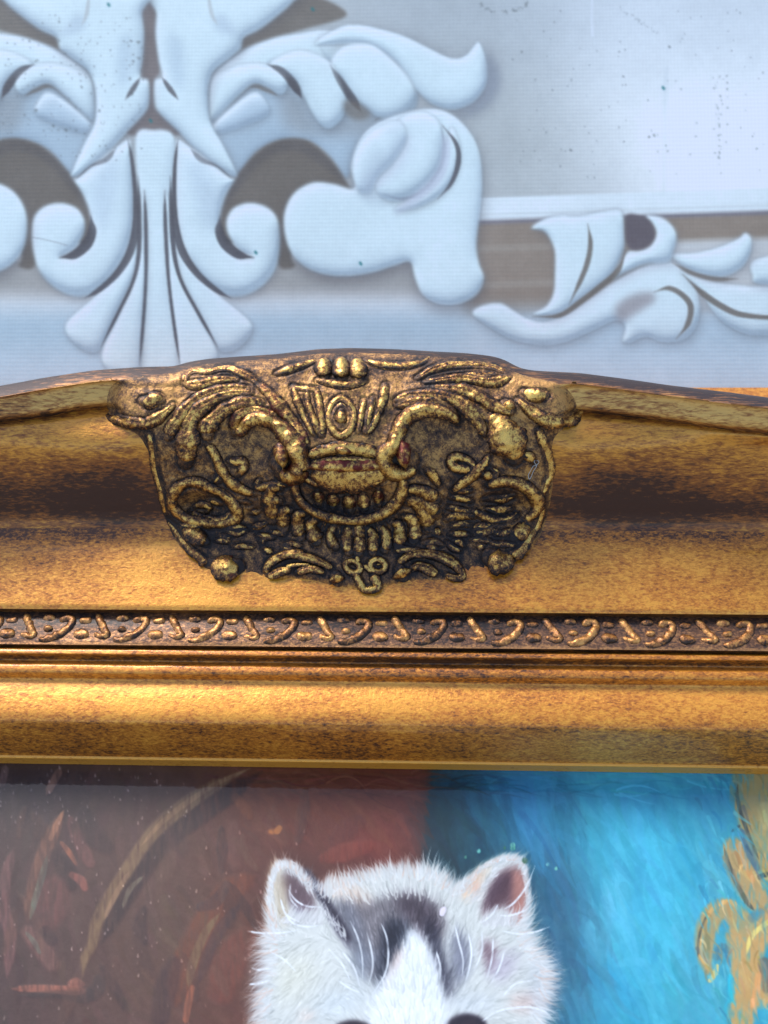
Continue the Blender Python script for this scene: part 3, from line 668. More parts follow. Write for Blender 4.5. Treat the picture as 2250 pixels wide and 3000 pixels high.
# field: grey beside the carving, sky glare painted as a paler tone to the right; sill and lower moulding
lay(prt, ss(1400, 1960, pu-.35*(pv-250)), [252, 255, 250])
lay(prt, .4*ss(500, 1300, pu)*ss(400, 0, pv), [178, 186, 189])
line_y = lambda u: 622-.034*(u-1400)
lay(prt, ss(560, 640, pv-line_y(pu)+610), lgt)
bandm = ss(1330, 1400, pu)*ss(25, 40, pv-line_y(pu))*ss(330, 290, pv-line_y(pu))
lay(prt, bandm*.9, [158, 142, 122]); lay(prt, bandm*.35*ss(.1, .5, np.abs(np.sin((pv-line_y(pu))/34.))), [140, 120, 100])
lay(prt, bandm*ss(1800, 2000, pu)*ss(90, 120, pv-line_y(pu))*.85, lgt)
strip = ss(1330, 1400, pu)*ss(-46, -38, pv-line_y(pu))*ss(24, 14, pv-line_y(pu))
lay(prt, strip, [236, 244, 240]); lay(prt, ss(1330, 1400, pu)*.8*np.exp(-((pv-line_y(pu)-30)/7.)**2), [120, 112, 114]); lay(prt, .3*np.exp(-((pv-line_y(pu)-8)/4.)**2), gry)
lay(prt, .45*ss(1340, 1240, pu)*ss(740, 775, pv)*ss(900, 830, pv), brn)
low = ss(860, 960, pv)
lay(prt, low*ss(1500, 1300, pu), [188, 208, 212]); lay(prt, low*ss(1300, 1500, pu), [194, 212, 216])
lay(prt, ss(980, 1080, pv)*.7, [204, 222, 226])
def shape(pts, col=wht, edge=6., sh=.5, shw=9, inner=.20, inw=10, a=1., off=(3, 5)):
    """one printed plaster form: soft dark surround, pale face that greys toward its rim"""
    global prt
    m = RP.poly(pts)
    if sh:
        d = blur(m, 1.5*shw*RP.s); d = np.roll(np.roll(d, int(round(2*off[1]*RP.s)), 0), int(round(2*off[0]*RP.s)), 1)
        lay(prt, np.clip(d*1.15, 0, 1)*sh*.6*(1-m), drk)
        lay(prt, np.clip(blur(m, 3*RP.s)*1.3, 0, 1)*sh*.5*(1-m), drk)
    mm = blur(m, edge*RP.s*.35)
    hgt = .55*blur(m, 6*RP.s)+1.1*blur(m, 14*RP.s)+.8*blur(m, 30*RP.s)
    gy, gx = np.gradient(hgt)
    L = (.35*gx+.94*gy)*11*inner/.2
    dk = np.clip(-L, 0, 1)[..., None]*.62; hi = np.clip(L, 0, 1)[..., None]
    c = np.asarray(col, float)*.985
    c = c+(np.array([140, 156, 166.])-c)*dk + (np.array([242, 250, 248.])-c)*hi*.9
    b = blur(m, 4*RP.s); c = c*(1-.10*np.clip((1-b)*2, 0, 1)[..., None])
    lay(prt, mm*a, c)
def ink(pts, w, col=drk, a=.85, soft=5., taper=.2):
    lay(prt, RP.line(pts, w, soft=soft, taper=taper)*a, col)
def soft(pts, col, a, s):
    lay(prt, blur(RP.poly(pts), s*RP.s)*a, col)
def both(fn, pts, *a, **k): fn(pts, *a, **k); fn(mir(pts), *a, **k)
# mid-grey web between trunk, leaf and scroll
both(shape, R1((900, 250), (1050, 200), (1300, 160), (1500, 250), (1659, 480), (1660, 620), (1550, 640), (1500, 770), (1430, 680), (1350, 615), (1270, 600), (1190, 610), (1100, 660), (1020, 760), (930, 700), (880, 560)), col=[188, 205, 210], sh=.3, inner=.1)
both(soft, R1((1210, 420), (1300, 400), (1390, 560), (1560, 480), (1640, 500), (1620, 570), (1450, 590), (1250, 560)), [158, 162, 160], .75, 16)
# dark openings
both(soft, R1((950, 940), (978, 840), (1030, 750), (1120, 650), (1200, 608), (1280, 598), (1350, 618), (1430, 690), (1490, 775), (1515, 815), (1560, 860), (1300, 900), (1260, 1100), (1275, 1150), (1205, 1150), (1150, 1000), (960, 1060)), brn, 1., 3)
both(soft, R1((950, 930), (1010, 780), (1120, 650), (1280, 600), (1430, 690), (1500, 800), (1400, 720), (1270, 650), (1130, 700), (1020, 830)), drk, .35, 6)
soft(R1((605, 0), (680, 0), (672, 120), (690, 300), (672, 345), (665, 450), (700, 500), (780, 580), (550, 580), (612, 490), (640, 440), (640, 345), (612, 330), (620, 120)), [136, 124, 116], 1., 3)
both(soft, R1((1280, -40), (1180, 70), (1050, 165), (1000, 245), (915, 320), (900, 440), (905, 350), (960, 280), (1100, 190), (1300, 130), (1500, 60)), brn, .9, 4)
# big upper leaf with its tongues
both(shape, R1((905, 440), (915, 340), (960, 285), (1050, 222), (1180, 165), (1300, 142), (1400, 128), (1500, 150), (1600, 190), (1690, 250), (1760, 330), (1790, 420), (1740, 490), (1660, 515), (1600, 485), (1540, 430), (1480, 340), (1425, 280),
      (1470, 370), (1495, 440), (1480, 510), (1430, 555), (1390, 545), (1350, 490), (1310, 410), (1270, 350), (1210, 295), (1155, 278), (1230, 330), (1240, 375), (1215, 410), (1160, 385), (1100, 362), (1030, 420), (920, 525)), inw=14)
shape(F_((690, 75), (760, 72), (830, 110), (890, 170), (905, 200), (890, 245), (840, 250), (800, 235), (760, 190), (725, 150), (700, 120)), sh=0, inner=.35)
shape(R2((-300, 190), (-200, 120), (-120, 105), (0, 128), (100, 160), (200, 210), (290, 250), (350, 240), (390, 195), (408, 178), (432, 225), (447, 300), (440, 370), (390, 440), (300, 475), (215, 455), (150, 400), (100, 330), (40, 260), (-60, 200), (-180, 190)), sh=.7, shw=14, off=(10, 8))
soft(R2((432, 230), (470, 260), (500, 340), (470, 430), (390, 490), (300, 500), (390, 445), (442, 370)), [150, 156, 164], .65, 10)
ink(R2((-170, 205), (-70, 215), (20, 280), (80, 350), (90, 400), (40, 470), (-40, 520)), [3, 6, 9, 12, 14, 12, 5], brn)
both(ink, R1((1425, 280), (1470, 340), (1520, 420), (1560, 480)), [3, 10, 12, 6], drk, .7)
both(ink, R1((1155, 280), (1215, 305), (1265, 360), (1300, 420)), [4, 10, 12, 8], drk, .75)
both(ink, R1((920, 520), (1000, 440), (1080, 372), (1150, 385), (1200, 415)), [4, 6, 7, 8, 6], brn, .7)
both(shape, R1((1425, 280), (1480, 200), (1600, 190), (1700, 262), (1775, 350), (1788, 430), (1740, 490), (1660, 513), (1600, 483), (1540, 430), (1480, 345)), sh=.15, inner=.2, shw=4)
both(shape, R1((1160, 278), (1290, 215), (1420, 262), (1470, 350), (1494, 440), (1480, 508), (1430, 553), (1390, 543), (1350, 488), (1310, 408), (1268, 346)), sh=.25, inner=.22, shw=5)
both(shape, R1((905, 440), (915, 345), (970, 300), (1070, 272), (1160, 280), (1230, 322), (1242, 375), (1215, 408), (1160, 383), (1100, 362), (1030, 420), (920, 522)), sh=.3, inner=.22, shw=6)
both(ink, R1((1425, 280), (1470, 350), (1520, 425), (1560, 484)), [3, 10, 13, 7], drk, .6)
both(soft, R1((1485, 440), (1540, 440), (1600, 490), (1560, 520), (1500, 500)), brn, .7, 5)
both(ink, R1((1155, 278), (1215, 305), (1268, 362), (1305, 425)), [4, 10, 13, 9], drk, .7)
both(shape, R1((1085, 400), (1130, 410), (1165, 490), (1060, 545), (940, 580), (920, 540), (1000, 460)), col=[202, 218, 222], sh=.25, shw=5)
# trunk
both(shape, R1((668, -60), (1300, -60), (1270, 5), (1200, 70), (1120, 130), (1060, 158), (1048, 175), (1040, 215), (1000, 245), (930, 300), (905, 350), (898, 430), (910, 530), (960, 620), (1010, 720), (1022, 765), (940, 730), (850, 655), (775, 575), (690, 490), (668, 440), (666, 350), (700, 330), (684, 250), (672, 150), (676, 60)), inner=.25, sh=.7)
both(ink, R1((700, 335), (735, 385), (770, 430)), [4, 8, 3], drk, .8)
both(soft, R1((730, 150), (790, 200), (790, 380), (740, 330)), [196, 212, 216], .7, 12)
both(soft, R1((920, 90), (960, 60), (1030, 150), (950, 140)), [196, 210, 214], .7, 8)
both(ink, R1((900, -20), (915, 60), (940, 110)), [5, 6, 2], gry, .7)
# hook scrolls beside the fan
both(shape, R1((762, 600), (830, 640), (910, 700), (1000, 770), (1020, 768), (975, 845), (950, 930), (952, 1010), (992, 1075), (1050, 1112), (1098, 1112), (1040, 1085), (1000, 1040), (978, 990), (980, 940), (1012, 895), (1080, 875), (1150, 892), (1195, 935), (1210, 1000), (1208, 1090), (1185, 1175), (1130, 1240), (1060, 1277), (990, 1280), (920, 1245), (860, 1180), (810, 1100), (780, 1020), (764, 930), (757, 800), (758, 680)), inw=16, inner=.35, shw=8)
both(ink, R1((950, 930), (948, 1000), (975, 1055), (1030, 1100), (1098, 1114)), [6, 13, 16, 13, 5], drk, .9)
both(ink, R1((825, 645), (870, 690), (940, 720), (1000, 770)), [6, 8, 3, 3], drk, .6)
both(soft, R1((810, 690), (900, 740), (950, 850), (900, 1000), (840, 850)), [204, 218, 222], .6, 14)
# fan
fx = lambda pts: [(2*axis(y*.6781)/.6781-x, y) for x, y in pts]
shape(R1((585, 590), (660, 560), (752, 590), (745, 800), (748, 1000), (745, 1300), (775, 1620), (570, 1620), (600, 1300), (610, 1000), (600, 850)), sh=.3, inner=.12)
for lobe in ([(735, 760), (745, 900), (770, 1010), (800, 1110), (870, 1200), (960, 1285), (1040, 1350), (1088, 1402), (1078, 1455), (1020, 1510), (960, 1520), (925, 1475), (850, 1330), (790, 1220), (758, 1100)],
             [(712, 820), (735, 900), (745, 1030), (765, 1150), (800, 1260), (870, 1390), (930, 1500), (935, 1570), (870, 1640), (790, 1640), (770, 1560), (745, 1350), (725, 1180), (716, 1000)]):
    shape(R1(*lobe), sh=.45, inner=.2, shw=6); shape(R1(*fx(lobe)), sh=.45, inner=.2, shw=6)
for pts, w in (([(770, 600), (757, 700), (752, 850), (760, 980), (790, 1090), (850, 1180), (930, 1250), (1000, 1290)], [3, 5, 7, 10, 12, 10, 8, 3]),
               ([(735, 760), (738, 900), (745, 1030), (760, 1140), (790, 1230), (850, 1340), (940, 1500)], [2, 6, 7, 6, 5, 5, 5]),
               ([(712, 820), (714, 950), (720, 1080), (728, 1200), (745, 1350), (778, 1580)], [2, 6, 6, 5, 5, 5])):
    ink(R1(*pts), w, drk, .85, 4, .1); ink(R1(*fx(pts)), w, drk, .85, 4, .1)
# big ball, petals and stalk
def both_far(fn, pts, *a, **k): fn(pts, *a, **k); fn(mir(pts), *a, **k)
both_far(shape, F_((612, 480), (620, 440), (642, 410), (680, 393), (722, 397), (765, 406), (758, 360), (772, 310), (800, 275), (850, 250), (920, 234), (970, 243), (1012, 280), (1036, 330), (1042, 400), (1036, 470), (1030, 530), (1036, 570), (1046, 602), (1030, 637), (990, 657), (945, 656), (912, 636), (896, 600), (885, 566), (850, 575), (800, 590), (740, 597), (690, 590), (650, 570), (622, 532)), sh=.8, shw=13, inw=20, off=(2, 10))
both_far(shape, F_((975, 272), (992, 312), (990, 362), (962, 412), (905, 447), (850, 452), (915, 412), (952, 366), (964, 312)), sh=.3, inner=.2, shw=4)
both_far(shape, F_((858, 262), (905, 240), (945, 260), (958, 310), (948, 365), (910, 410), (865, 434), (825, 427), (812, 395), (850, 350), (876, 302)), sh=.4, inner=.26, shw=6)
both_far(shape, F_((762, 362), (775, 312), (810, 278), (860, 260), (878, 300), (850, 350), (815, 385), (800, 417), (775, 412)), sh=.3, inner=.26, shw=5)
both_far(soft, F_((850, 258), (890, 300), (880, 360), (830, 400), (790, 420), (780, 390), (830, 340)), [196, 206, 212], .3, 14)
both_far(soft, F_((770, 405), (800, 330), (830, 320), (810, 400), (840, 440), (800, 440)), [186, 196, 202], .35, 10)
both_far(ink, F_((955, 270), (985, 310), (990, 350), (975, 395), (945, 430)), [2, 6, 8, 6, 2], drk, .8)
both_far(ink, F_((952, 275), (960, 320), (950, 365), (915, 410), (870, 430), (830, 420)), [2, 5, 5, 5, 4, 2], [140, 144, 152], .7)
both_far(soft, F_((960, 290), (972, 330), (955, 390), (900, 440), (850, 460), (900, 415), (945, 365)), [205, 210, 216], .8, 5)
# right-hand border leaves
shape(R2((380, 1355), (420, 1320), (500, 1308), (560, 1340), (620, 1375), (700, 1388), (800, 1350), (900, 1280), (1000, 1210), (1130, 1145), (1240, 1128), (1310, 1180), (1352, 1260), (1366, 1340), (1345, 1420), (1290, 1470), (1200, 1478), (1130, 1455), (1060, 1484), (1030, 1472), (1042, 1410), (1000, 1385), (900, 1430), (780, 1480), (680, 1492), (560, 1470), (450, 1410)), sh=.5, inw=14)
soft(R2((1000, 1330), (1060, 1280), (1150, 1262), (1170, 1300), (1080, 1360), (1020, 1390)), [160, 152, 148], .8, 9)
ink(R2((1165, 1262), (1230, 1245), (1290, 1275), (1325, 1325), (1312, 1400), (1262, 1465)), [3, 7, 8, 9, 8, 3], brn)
shape(R2((1360, 1250), (1280, 1170), (1400, 1212), (1550, 1232), (1659, 1230), (2200, 1180), (2200, 1450), (1659, 1450), (1560, 1442), (1480, 1402), (1420, 1345)), sh=.5)
ink(R2((1290, 1185), (1380, 1270), (1480, 1335), (1560, 1362), (1700, 1372), (1900, 1360)), [4, 9, 9, 8, 6, 3], brn)
shape(R2((1588, 1130), (1659, 1105), (1800, 1080), (2200, 1060), (2200, 1220), (1659, 1232), (1590, 1185)), sh=.5)
shape(R2((1245, 1097), (1350, 1090), (1450, 1065), (1530, 1030), (1560, 1004), (1588, 1030), (1582, 1100), (1540, 1162), (1460, 1197), (1360, 1182), (1280, 1142)), sh=.55)
ink(R2((1245, 1135), (1330, 1180), (1430, 1205), (1530, 1205)), [4, 6, 7, 4], brn, .7)
shape(R2((635, 985), (690, 945), (760, 930), (850, 930), (1000, 905), (1032, 930), (1040, 1000), (1036, 1080), (990, 1180), (900, 1262), (800, 1332), (740, 1362), (640, 1357), (700, 1322), (732, 1262), (737, 1180), (737, 1090), (720, 1040), (690, 1000)), sh=.6, inw=14)
ink(R2((880, 965), (892, 1050), (880, 1130), (850, 1210), (800, 1315)), [3, 7, 8, 7, 4], brn)
shape(R2((1130, 930), (1200, 938), (1250, 980), (1266, 1030), (1250, 1090), (1230, 1132), (1130, 1142), (1040, 1180), (985, 1205), (1048, 1092), (1100, 1082), (1150, 1060), (1175, 1010), (1160, 970)), sh=.5)
soft(R2((1045, 935), (1100, 930), (1150, 955), (1172, 1010), (1150, 1060), (1100, 1080), (1050, 1060)), [108, 98, 98], .95, 4)
ink(R2((1046, 1082), (1010, 1170), (940, 1232), (850, 1302), (760, 1362), (640, 1368)), [5, 8, 8, 8, 7, 3], brn)
# print grain, then dirt that sits on it: specks, a ring stain, a scratch
prt += fbm((hh, ww), [(60, 7), (16, 5), (5, 4)])[..., None]*np.array([1, 1, 1.])
prt += 2.2*(np.sin((pu+pv)*.42)*np.sin((pu-pv)*.42))[..., None]      # diagonal print screen
prt += (RNG.rand(hh, ww)-.5)[..., None]*7
dm = np.zeros((hh, ww))
for k in range(300):
    if k < 200: u, v = RNG.uniform(0, 420), RNG.uniform(40, 470)
    else: u, v = RNG.uniform(1500, 2250), RNG.uniform(20, 520)
    r = RNG.uniform(.8, 2.2) if k % 14 else RNG.uniform(2.5, 4.5)
    RP.line([(u, v), (u+RNG.uniform(-2, 2), v+1.5)], r, soft=3, smooth=False, m=dm)
for u in (2100, 2118, 2105): 
    for j in range(14): RP.line([(u+RNG.uniform(-14, 14), 230+j*18+RNG.uniform(-9, 9))]*2, RNG.uniform(1, 3), soft=3, smooth=False, m=dm)
for j in range(40):
    t = RNG.uniform(.05, .95)*math.pi; RP.line([(1475+72*math.cos(t)+RNG.uniform(-4, 4), 2+32*math.sin(t)+RNG.uniform(-4, 4))]*2, RNG.uniform(1, 3.2), soft=3, smooth=False, m=dm)
for j in range(22): RP.line([(1820+j*5+RNG.uniform(-5, 5), 25+j*3.4+RNG.uniform(-5, 5))]*2, RNG.uniform(.8, 2), soft=3, smooth=False, m=dm)
lay(prt, np.clip(dm, 0, 1)*.5, [96, 100, 96])
sm = RP.line([(1945, 560), (1950, 250), (1955, 200)], [2, 6, 2], soft=14); lay(prt, sm*.08, [96, 120, 132])
lay(prt, RP.line([(1735, -10), (1734, 60), (1736, 105)], 2, soft=2)*.8, [240, 244, 247])
lay(prt, RP.line(R1((140, 1025), (215, 1040), (290, 1060)), 1.2, soft=2)*.4, drk)
for u, v in ((915, 25), (1055, 770), (317, 12), (440, 352), (748, 738), (1942, 256)): lay(prt, RP.line([(u, v), (u+3, v+4)], 4, soft=3, smooth=False)*.8, [40, 120, 120])
prt = np.clip(prt, 8, 245)

s = N("printed_canvas")
wv = s.mapped((1, 1, 1))
w1 = s.n("ShaderNodeTexWave"); w1.bands_direction = 'X'; w1.inputs['Scale'].default_value = 175; s.l(wv, w1.inputs['Vector'])
w2 = s.n("ShaderNodeTexWave"); w2.bands_direction = 'Z'; w2.inputs['Scale'].default_value = 175; s.l(wv, w2.inputs['Vector'])
hgt = s.math('ADD', w1.outputs['Fac'], w2.outputs['Fac'])
s.l(s.mix(s.math('MULTIPLY', hgt, .006), s.attr("paint", 'Color'), (.5, .5, .55)), s.p.inputs['Base Color'])
s.p.inputs['Roughness'].default_value = .40; s.p.inputs['Specular IOR Level'].default_value = .5
s.bump(s.math('ADD', hgt, s.math('MULTIPLY', s.noise(wv, 420, 3), 1.2)), .07, .0004)
M_print = s.m
TB = math.radians(35)
nb = np.array([0, -math.sin(TB), math.cos(TB)]); pb = np.array([0, ys[260]+26., -15.])
U1 = lattice(-400, 2660, -60, 2320, 2.75, 20); V1 = lattice(-400, 1400, -50, 1190, 2.75, 20)
UU, VV = np.meshgrid(U1, V1)
P = onplane(UU, VV, pb, nb)
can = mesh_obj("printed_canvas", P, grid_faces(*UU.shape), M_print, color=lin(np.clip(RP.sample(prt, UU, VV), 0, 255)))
# sheet thickness: a backing board right behind the print
tag(can, "pale canvas banner printed with white plaster scroll ornament, behind the gold frame", "printed backdrop")
c4 = np.array([P[0, 0], P[0, -1], P[-1, -1], P[-1, 0]]) - nb*1.0
bk = np.vstack([c4, c4-nb*9])
bo = mesh_obj("backing_board", bk, np.array([[0, 1, 2, 3], [7, 6, 5, 4], [0, 4, 5, 1], [1, 5, 6, 2], [2, 6, 7, 3], [3, 7, 4, 0]]), None or M_dark, smooth=False)
bo.parent = can

# ground far below and all round
g = N("ground_stone"); gv = g.mapped((1, 1, 1))
g.l(g.ramp(g.noise(gv, 3, 6, .6), [(.3, (.16, .15, .14)), (.7, (.27, .26, .24))]), g.p.inputs['Base Color']); g.p.inputs['Roughness'].default_value = .85
gz = float(min(W(c4-nb*9)[:, 2].min(), .0)) - .02
G = np.array([[x, y, gz] for x in np.linspace(-400, 400, 9) for y in np.linspace(-400, 400, 9)])
go = mesh_obj("ground", G, grid_faces(9, 9), g.m, world=True); go['kind'] = 'structure'
# ------------------------------------------------------------------ the oil painting in the frame: a white and black kitten before a curtain
PZ = ZZ((0, 2200), .6781); QZ = ZZ((1125, 2200), .6781); KZ = ZZ((700, 2450), .6028)
RO = Raster(-330, 2190, 2600, 3420, .45)
hh, ww = RO.h, RO.w
yy, xx = np.mgrid[0:hh, 0:ww]; pu = RO.u0+(xx+.5)/RO.s; pv = RO.v0+(yy+.5)/RO.s
pic = np.zeros((hh, ww, 3)); imp = np.zeros((hh, ww))
rr = np.random.RandomState(5)
def col_at(stops, t):
    xs = [s_[0] for s_ in stops]
    return np.stack([np.interp(t, xs, [s_[1][k] for s_ in stops]) for k in range(3)], -1)
# ground colours
pic[:] = col_at([(-100, (76, 54, 50)), (150, (92, 66, 58)), (500, (102, 72, 60)), (760, (110, 62, 46)), (1000, (112, 58, 42)), (1240, (122, 58, 44))], pu+.12*(pv-2600))
teal = col_at([(1240, (12, 62, 76)), (1300, (18, 84, 100)), (1400, (28, 110, 134)), (1500, (54, 150, 176)), (1650, (62, 158, 176)), (1900, (78, 182, 200)), (2100, (72, 168, 186)), (2300, (68, 158, 178))], pu-.05*(pv-2250))
mt = ss(1262-.08*(pv-2250)-14, 1262-.08*(pv-2250)+14, pu)
pic += mt[..., None]*(teal-pic)
def blob(u, v, ru, rv, c, a, ang=0., k=1.):
    ca, sa = math.cos(ang), math.sin(ang)
    du, dv = pu-u, pv-v
    e = np.hypot((du*ca+dv*sa)/ru, (-du*sa+dv*ca)/rv)
    lay(pic, a*np.exp(-e**2*k), c)
blob(1330, 2480, 120, 150, (20, 66, 84), .8); blob(1290, 2400, 60, 160, (10, 58, 70), .7)
blob(1640, 2640, 90, 330, (62, 92, 116), .85, -.35); blob(1560, 2560, 120, 90, (44, 84, 100), .8); blob(1600, 2840, 90, 180, (58, 78, 100), .85, -.2)
blob(1560, 2400, 70, 170, (64, 150, 196), .6, -.15); blob(1640, 2330, 40, 160, (44, 112, 132), .6); blob(1850, 2460, 170, 260, (84, 186, 214), .6)
blob(1780, 2660, 60, 140, (136, 200, 222), .55, .2); blob(1800, 2860, 150, 150, (72, 178, 208), .7); blob(1990, 2880, 100, 200, (104, 160, 172), .45, .3)
blob(1970, 2330, 220, 60, (64, 150, 176), .5); blob(2080, 2600, 60, 260, (110, 150, 160), .35)
blob(100, 2320, 200, 90, (58, 46, 48), .6); blob(420, 2330, 200, 60, (84, 58, 48), .5); blob(900, 2330, 260, 60, (128, 66, 30), .75); blob(1120, 2480, 140, 80, (136, 66, 52), .6)
blob(560, 2720, 200, 200, (102, 76, 60), .6); blob(900, 2560, 200, 90, (92, 56, 48), .5); blob(640, 2900, 160, 120, (104, 70, 56), .5)
# loose brushwork over the ground
BR = np.clip(1+1.1*fbm((hh, ww), [(2.6, 1), (5, .6)], stretch=(5, 1)), .25, 1.4)
def brush(pts, w, c, a=.6, bristle=.5, relief=.5, n=5, soft_=None):
    w = np.atleast_1d(w)*(1.0 if soft_ else 1.4); m = RO.line(pts, w, soft=soft_ if soft_ is not None else max(3, .4*np.max(w)), n=n, taper=.1)
    lay(pic, np.clip(m*a*BR*(.8 if pts[0][0] < 1250 and soft_ is None else 1), 0, 1), c)
    if relief: imp[:] = np.maximum(imp, m*relief)
def local_strokes(n, region, ang, length, w, jit, alpha, relief=.25):
    """many short strokes that take the colour lying under them"""
    for _ in range(n):
        u, v = region()
        a = ang(u, v)+rr.normal(0, .18); L = length*rr.uniform(.5, 1.3)
        x, y = int((u-RO.u0)*RO.s), int((v-RO.v0)*RO.s)
        if not (0 <= x < ww and 0 <= y < hh): continue
        c = np.clip(pic[y, x]+rr.normal(0, jit)+rr.normal(0, jit*.35, 3), 0, 250)
        dab((u, v), (u+L*math.cos(a), v+L*math.sin(a)), rr.normal(0, .1)*L, w*rr.uniform(.5, 1.2), c, alpha, relief)
def dab(p0, p1, bend, w, c, a, relief=0., w1=None):
    """one curved tapering stroke in a small window"""
    p0 = RO.xy(p0); p1 = RO.xy(p1); d = p1-p0; L = math.hypot(*d)+1e-6
    nrm = np.array([-d[1], d[0]])/L; b = bend*RO.s; w = w*RO.s
    mg = w+abs(b)+2
    xa, xb = int(max(min(p0[0], p1[0])-mg, 0)), int(min(max(p0[0], p1[0])+mg+1, ww)); ya, yb_ = int(max(min(p0[1], p1[1])-mg, 0)), int(min(max(p0[1], p1[1])+mg+1, hh))
    if xb <= xa or yb_ <= ya: return
    X, Y = np.meshgrid(np.arange(xa, xb)+.5-p0[0], np.arange(ya, yb_)+.5-p0[1])
    t = (X*d[0]+Y*d[1])/(L*L); q = X*nrm[0]+Y*nrm[1]-b*4*t*(1-t)
    tc = np.clip(t, 0, 1)
    wl = w*(1-tc)**.6 if w1 is None else w*(1-tc)+w1*RO.s*tc
    over = np.maximum(np.maximum(-t, t-1), 0)*L
    m = np.clip(wl+.5-np.hypot(q, over), 0, 1)*np.minimum(1, .35+wl)*a
    sub = pic[ya:yb_, xa:xb]; sub += m[..., None]*(c-sub)
    if relief:
        si = imp[ya:yb_, xa:xb]; si += m*(relief-si)*.7
local_strokes(1500, lambda: (rr.uniform(-100, 1230), rr.uniform(2240, 3100)), lambda u, v: 1.3+.5*math.sin(u*.004+v*.003), 80, 13, 5, .4, .10)
local_strokes(1700, lambda: (rr.uniform(1270, 2350), rr.uniform(2240, 3100)), lambda u, v: 1.18+.08*math.sin(u*.005), 150, 15, 8, .34, .08)
local_strokes(260, lambda: (rr.uniform(600, 2300), rr.uniform(2245, 2330)), lambda u, v: .05, 120, 4, 12, .5)
# painted scrollwork in the brown curtain
tan, dk_, sal, rust = (138, 110, 80), (56, 40, 40), (138, 96, 76), (130, 74, 48)
brush(PZ((1130, 90), (980, 190), (860, 270), (760, 350), (680, 430), (600, 540), (540, 640), (480, 740), (440, 830)), [14, 22, 24, 22, 20, 20, 18, 16, 10], dk_, .55)
brush(PZ((1080, 75), (930, 150), (800, 235), (690, 325), (610, 420), (540, 530), (470, 640), (420, 740), (400, 830), (365, 900), (350, 1000)), [8, 13, 16, 15, 14, 14, 14, 13, 11, 9, 7], tan, .8)
brush(PZ((1080, 75), (930, 145), (800, 228), (690, 318), (610, 410)), [3, 5, 6, 5, 3], (176, 140, 104), .5)
brush(PZ((560, 520), (500, 620), (450, 730)), [4, 6, 4], (170, 134, 104), .5)
brush(PZ((620, 540), (560, 600), (530, 680)), [3, 6, 3], (150, 140, 112), .5)
brush(PZ((275, 258), (235, 340), (200, 420), (160, 520), (130, 640), (120, 740)), [4, 13, 16, 14, 12, 8], sal, .7); brush(PZ((275, 258), (240, 330), (215, 390)), [3, 7, 4], (172, 122, 92), .8)
brush(PZ((205, 450), (185, 530), (150, 650), (130, 730)), [3, 7, 7, 3], (110, 128, 110), .6)
brush(PZ((260, 390), (300, 440), (335, 500)), [4, 6, 3], (170, 108, 80), .7); brush(PZ((300, 280), (330, 360), (370, 450), (400, 500)), [8, 14, 14, 8], (134, 88, 80), .5); brush(PZ((360, 250), (400, 360), (480, 430)), [14, 24, 12], dk_, .45)
brush(PZ((230, 430), (290, 520), (310, 590)), [10, 20, 12], dk_, .5); brush(PZ((300, 530), (350, 560), (370, 600)), [6, 10, 6], (176, 108, 92), .6)
brush(PZ((240, 580), (230, 660), (190, 760)), [26, 36, 20], (138, 86, 78), .45)
brush(PZ((60, 420), (25, 540), (15, 680), (45, 800), (30, 980)), [8, 12, 14, 13, 9], (140, 96, 90), .6); brush(PZ((25, 60), (5, 160)), [8, 8], (150, 118, 110), .6); brush(PZ((265, 70), (200, 190)), [8, 8], (160, 118, 98), .65)
brush(PZ((110, 770), (180, 850), (240, 940)), [14, 22, 14], (140, 100, 88), .6); brush(PZ((110, 780), (150, 830), (175, 880)), [3, 6, 3], (116, 130, 112), .5); brush(PZ((190, 770), (230, 830)), [14, 12], dk_, .5)
brush(PZ((50, 1028), (140, 1026), (230, 1030), (330, 1036), (372, 1038)), [5, 8, 9, 10, 4], (166, 108, 88), .85); brush(PZ((300, 1010), (330, 1000), (355, 1010)), [7, 10, 6], (180, 116, 96), .8); brush(PZ((80, 1058), (250, 1052), (360, 1062), (420, 1030), (430, 960)), [5, 8, 14, 16, 8], (72, 58, 54), .55)
brush(PZ((1100, 540), (1000, 600), (930, 690), (860, 800), (800, 930), (760, 1100)), [16, 26, 30, 30, 28, 24], rust, .6); brush(PZ((1040, 660), (960, 760), (900, 880), (860, 1000)), [6, 12, 12, 8], (88, 62, 60), .65)
brush(PZ((950, 700), (880, 800), (830, 930), (815, 1020)), [4, 9, 10, 5], (134, 116, 84), .6); brush(PZ((835, 1010), (815, 1080), (800, 1180)), [5, 8, 6], (190, 116, 82), .7)
brush(PZ((760, 900), (720, 1020), (690, 1180)), [16, 26, 18], (74, 52, 52), .5); brush(PZ((1080, 800), (1000, 900), (950, 1060)), [24, 36, 30], (134, 74, 56), .5); brush(PZ((990, 560), (930, 650), (850, 680)), [8, 14, 8], (74, 58, 60), .5)
brush(PZ((1010, 190), (1060, 250), (1080, 290)), [8, 12, 6], (150, 90, 52), .4); brush(PZ((1010, 300), (1010, 420), (1020, 520)), [10, 14, 10], (120, 84, 74), .4); brush(PZ((1160, 350), (1200, 345)), [6, 9], (206, 132, 66), .8, soft_=8); brush(PZ((1195, 350), (1210, 330)), [7, 6], (216, 140, 70), .8)
brush(PZ((1430, 400), (1500, 340), (1560, 300)), [10, 22, 14], (104, 56, 48), .5); brush(PZ((1380, 470), (1480, 440), (1620, 400)), [8, 20, 10], (156, 76, 58), .4)
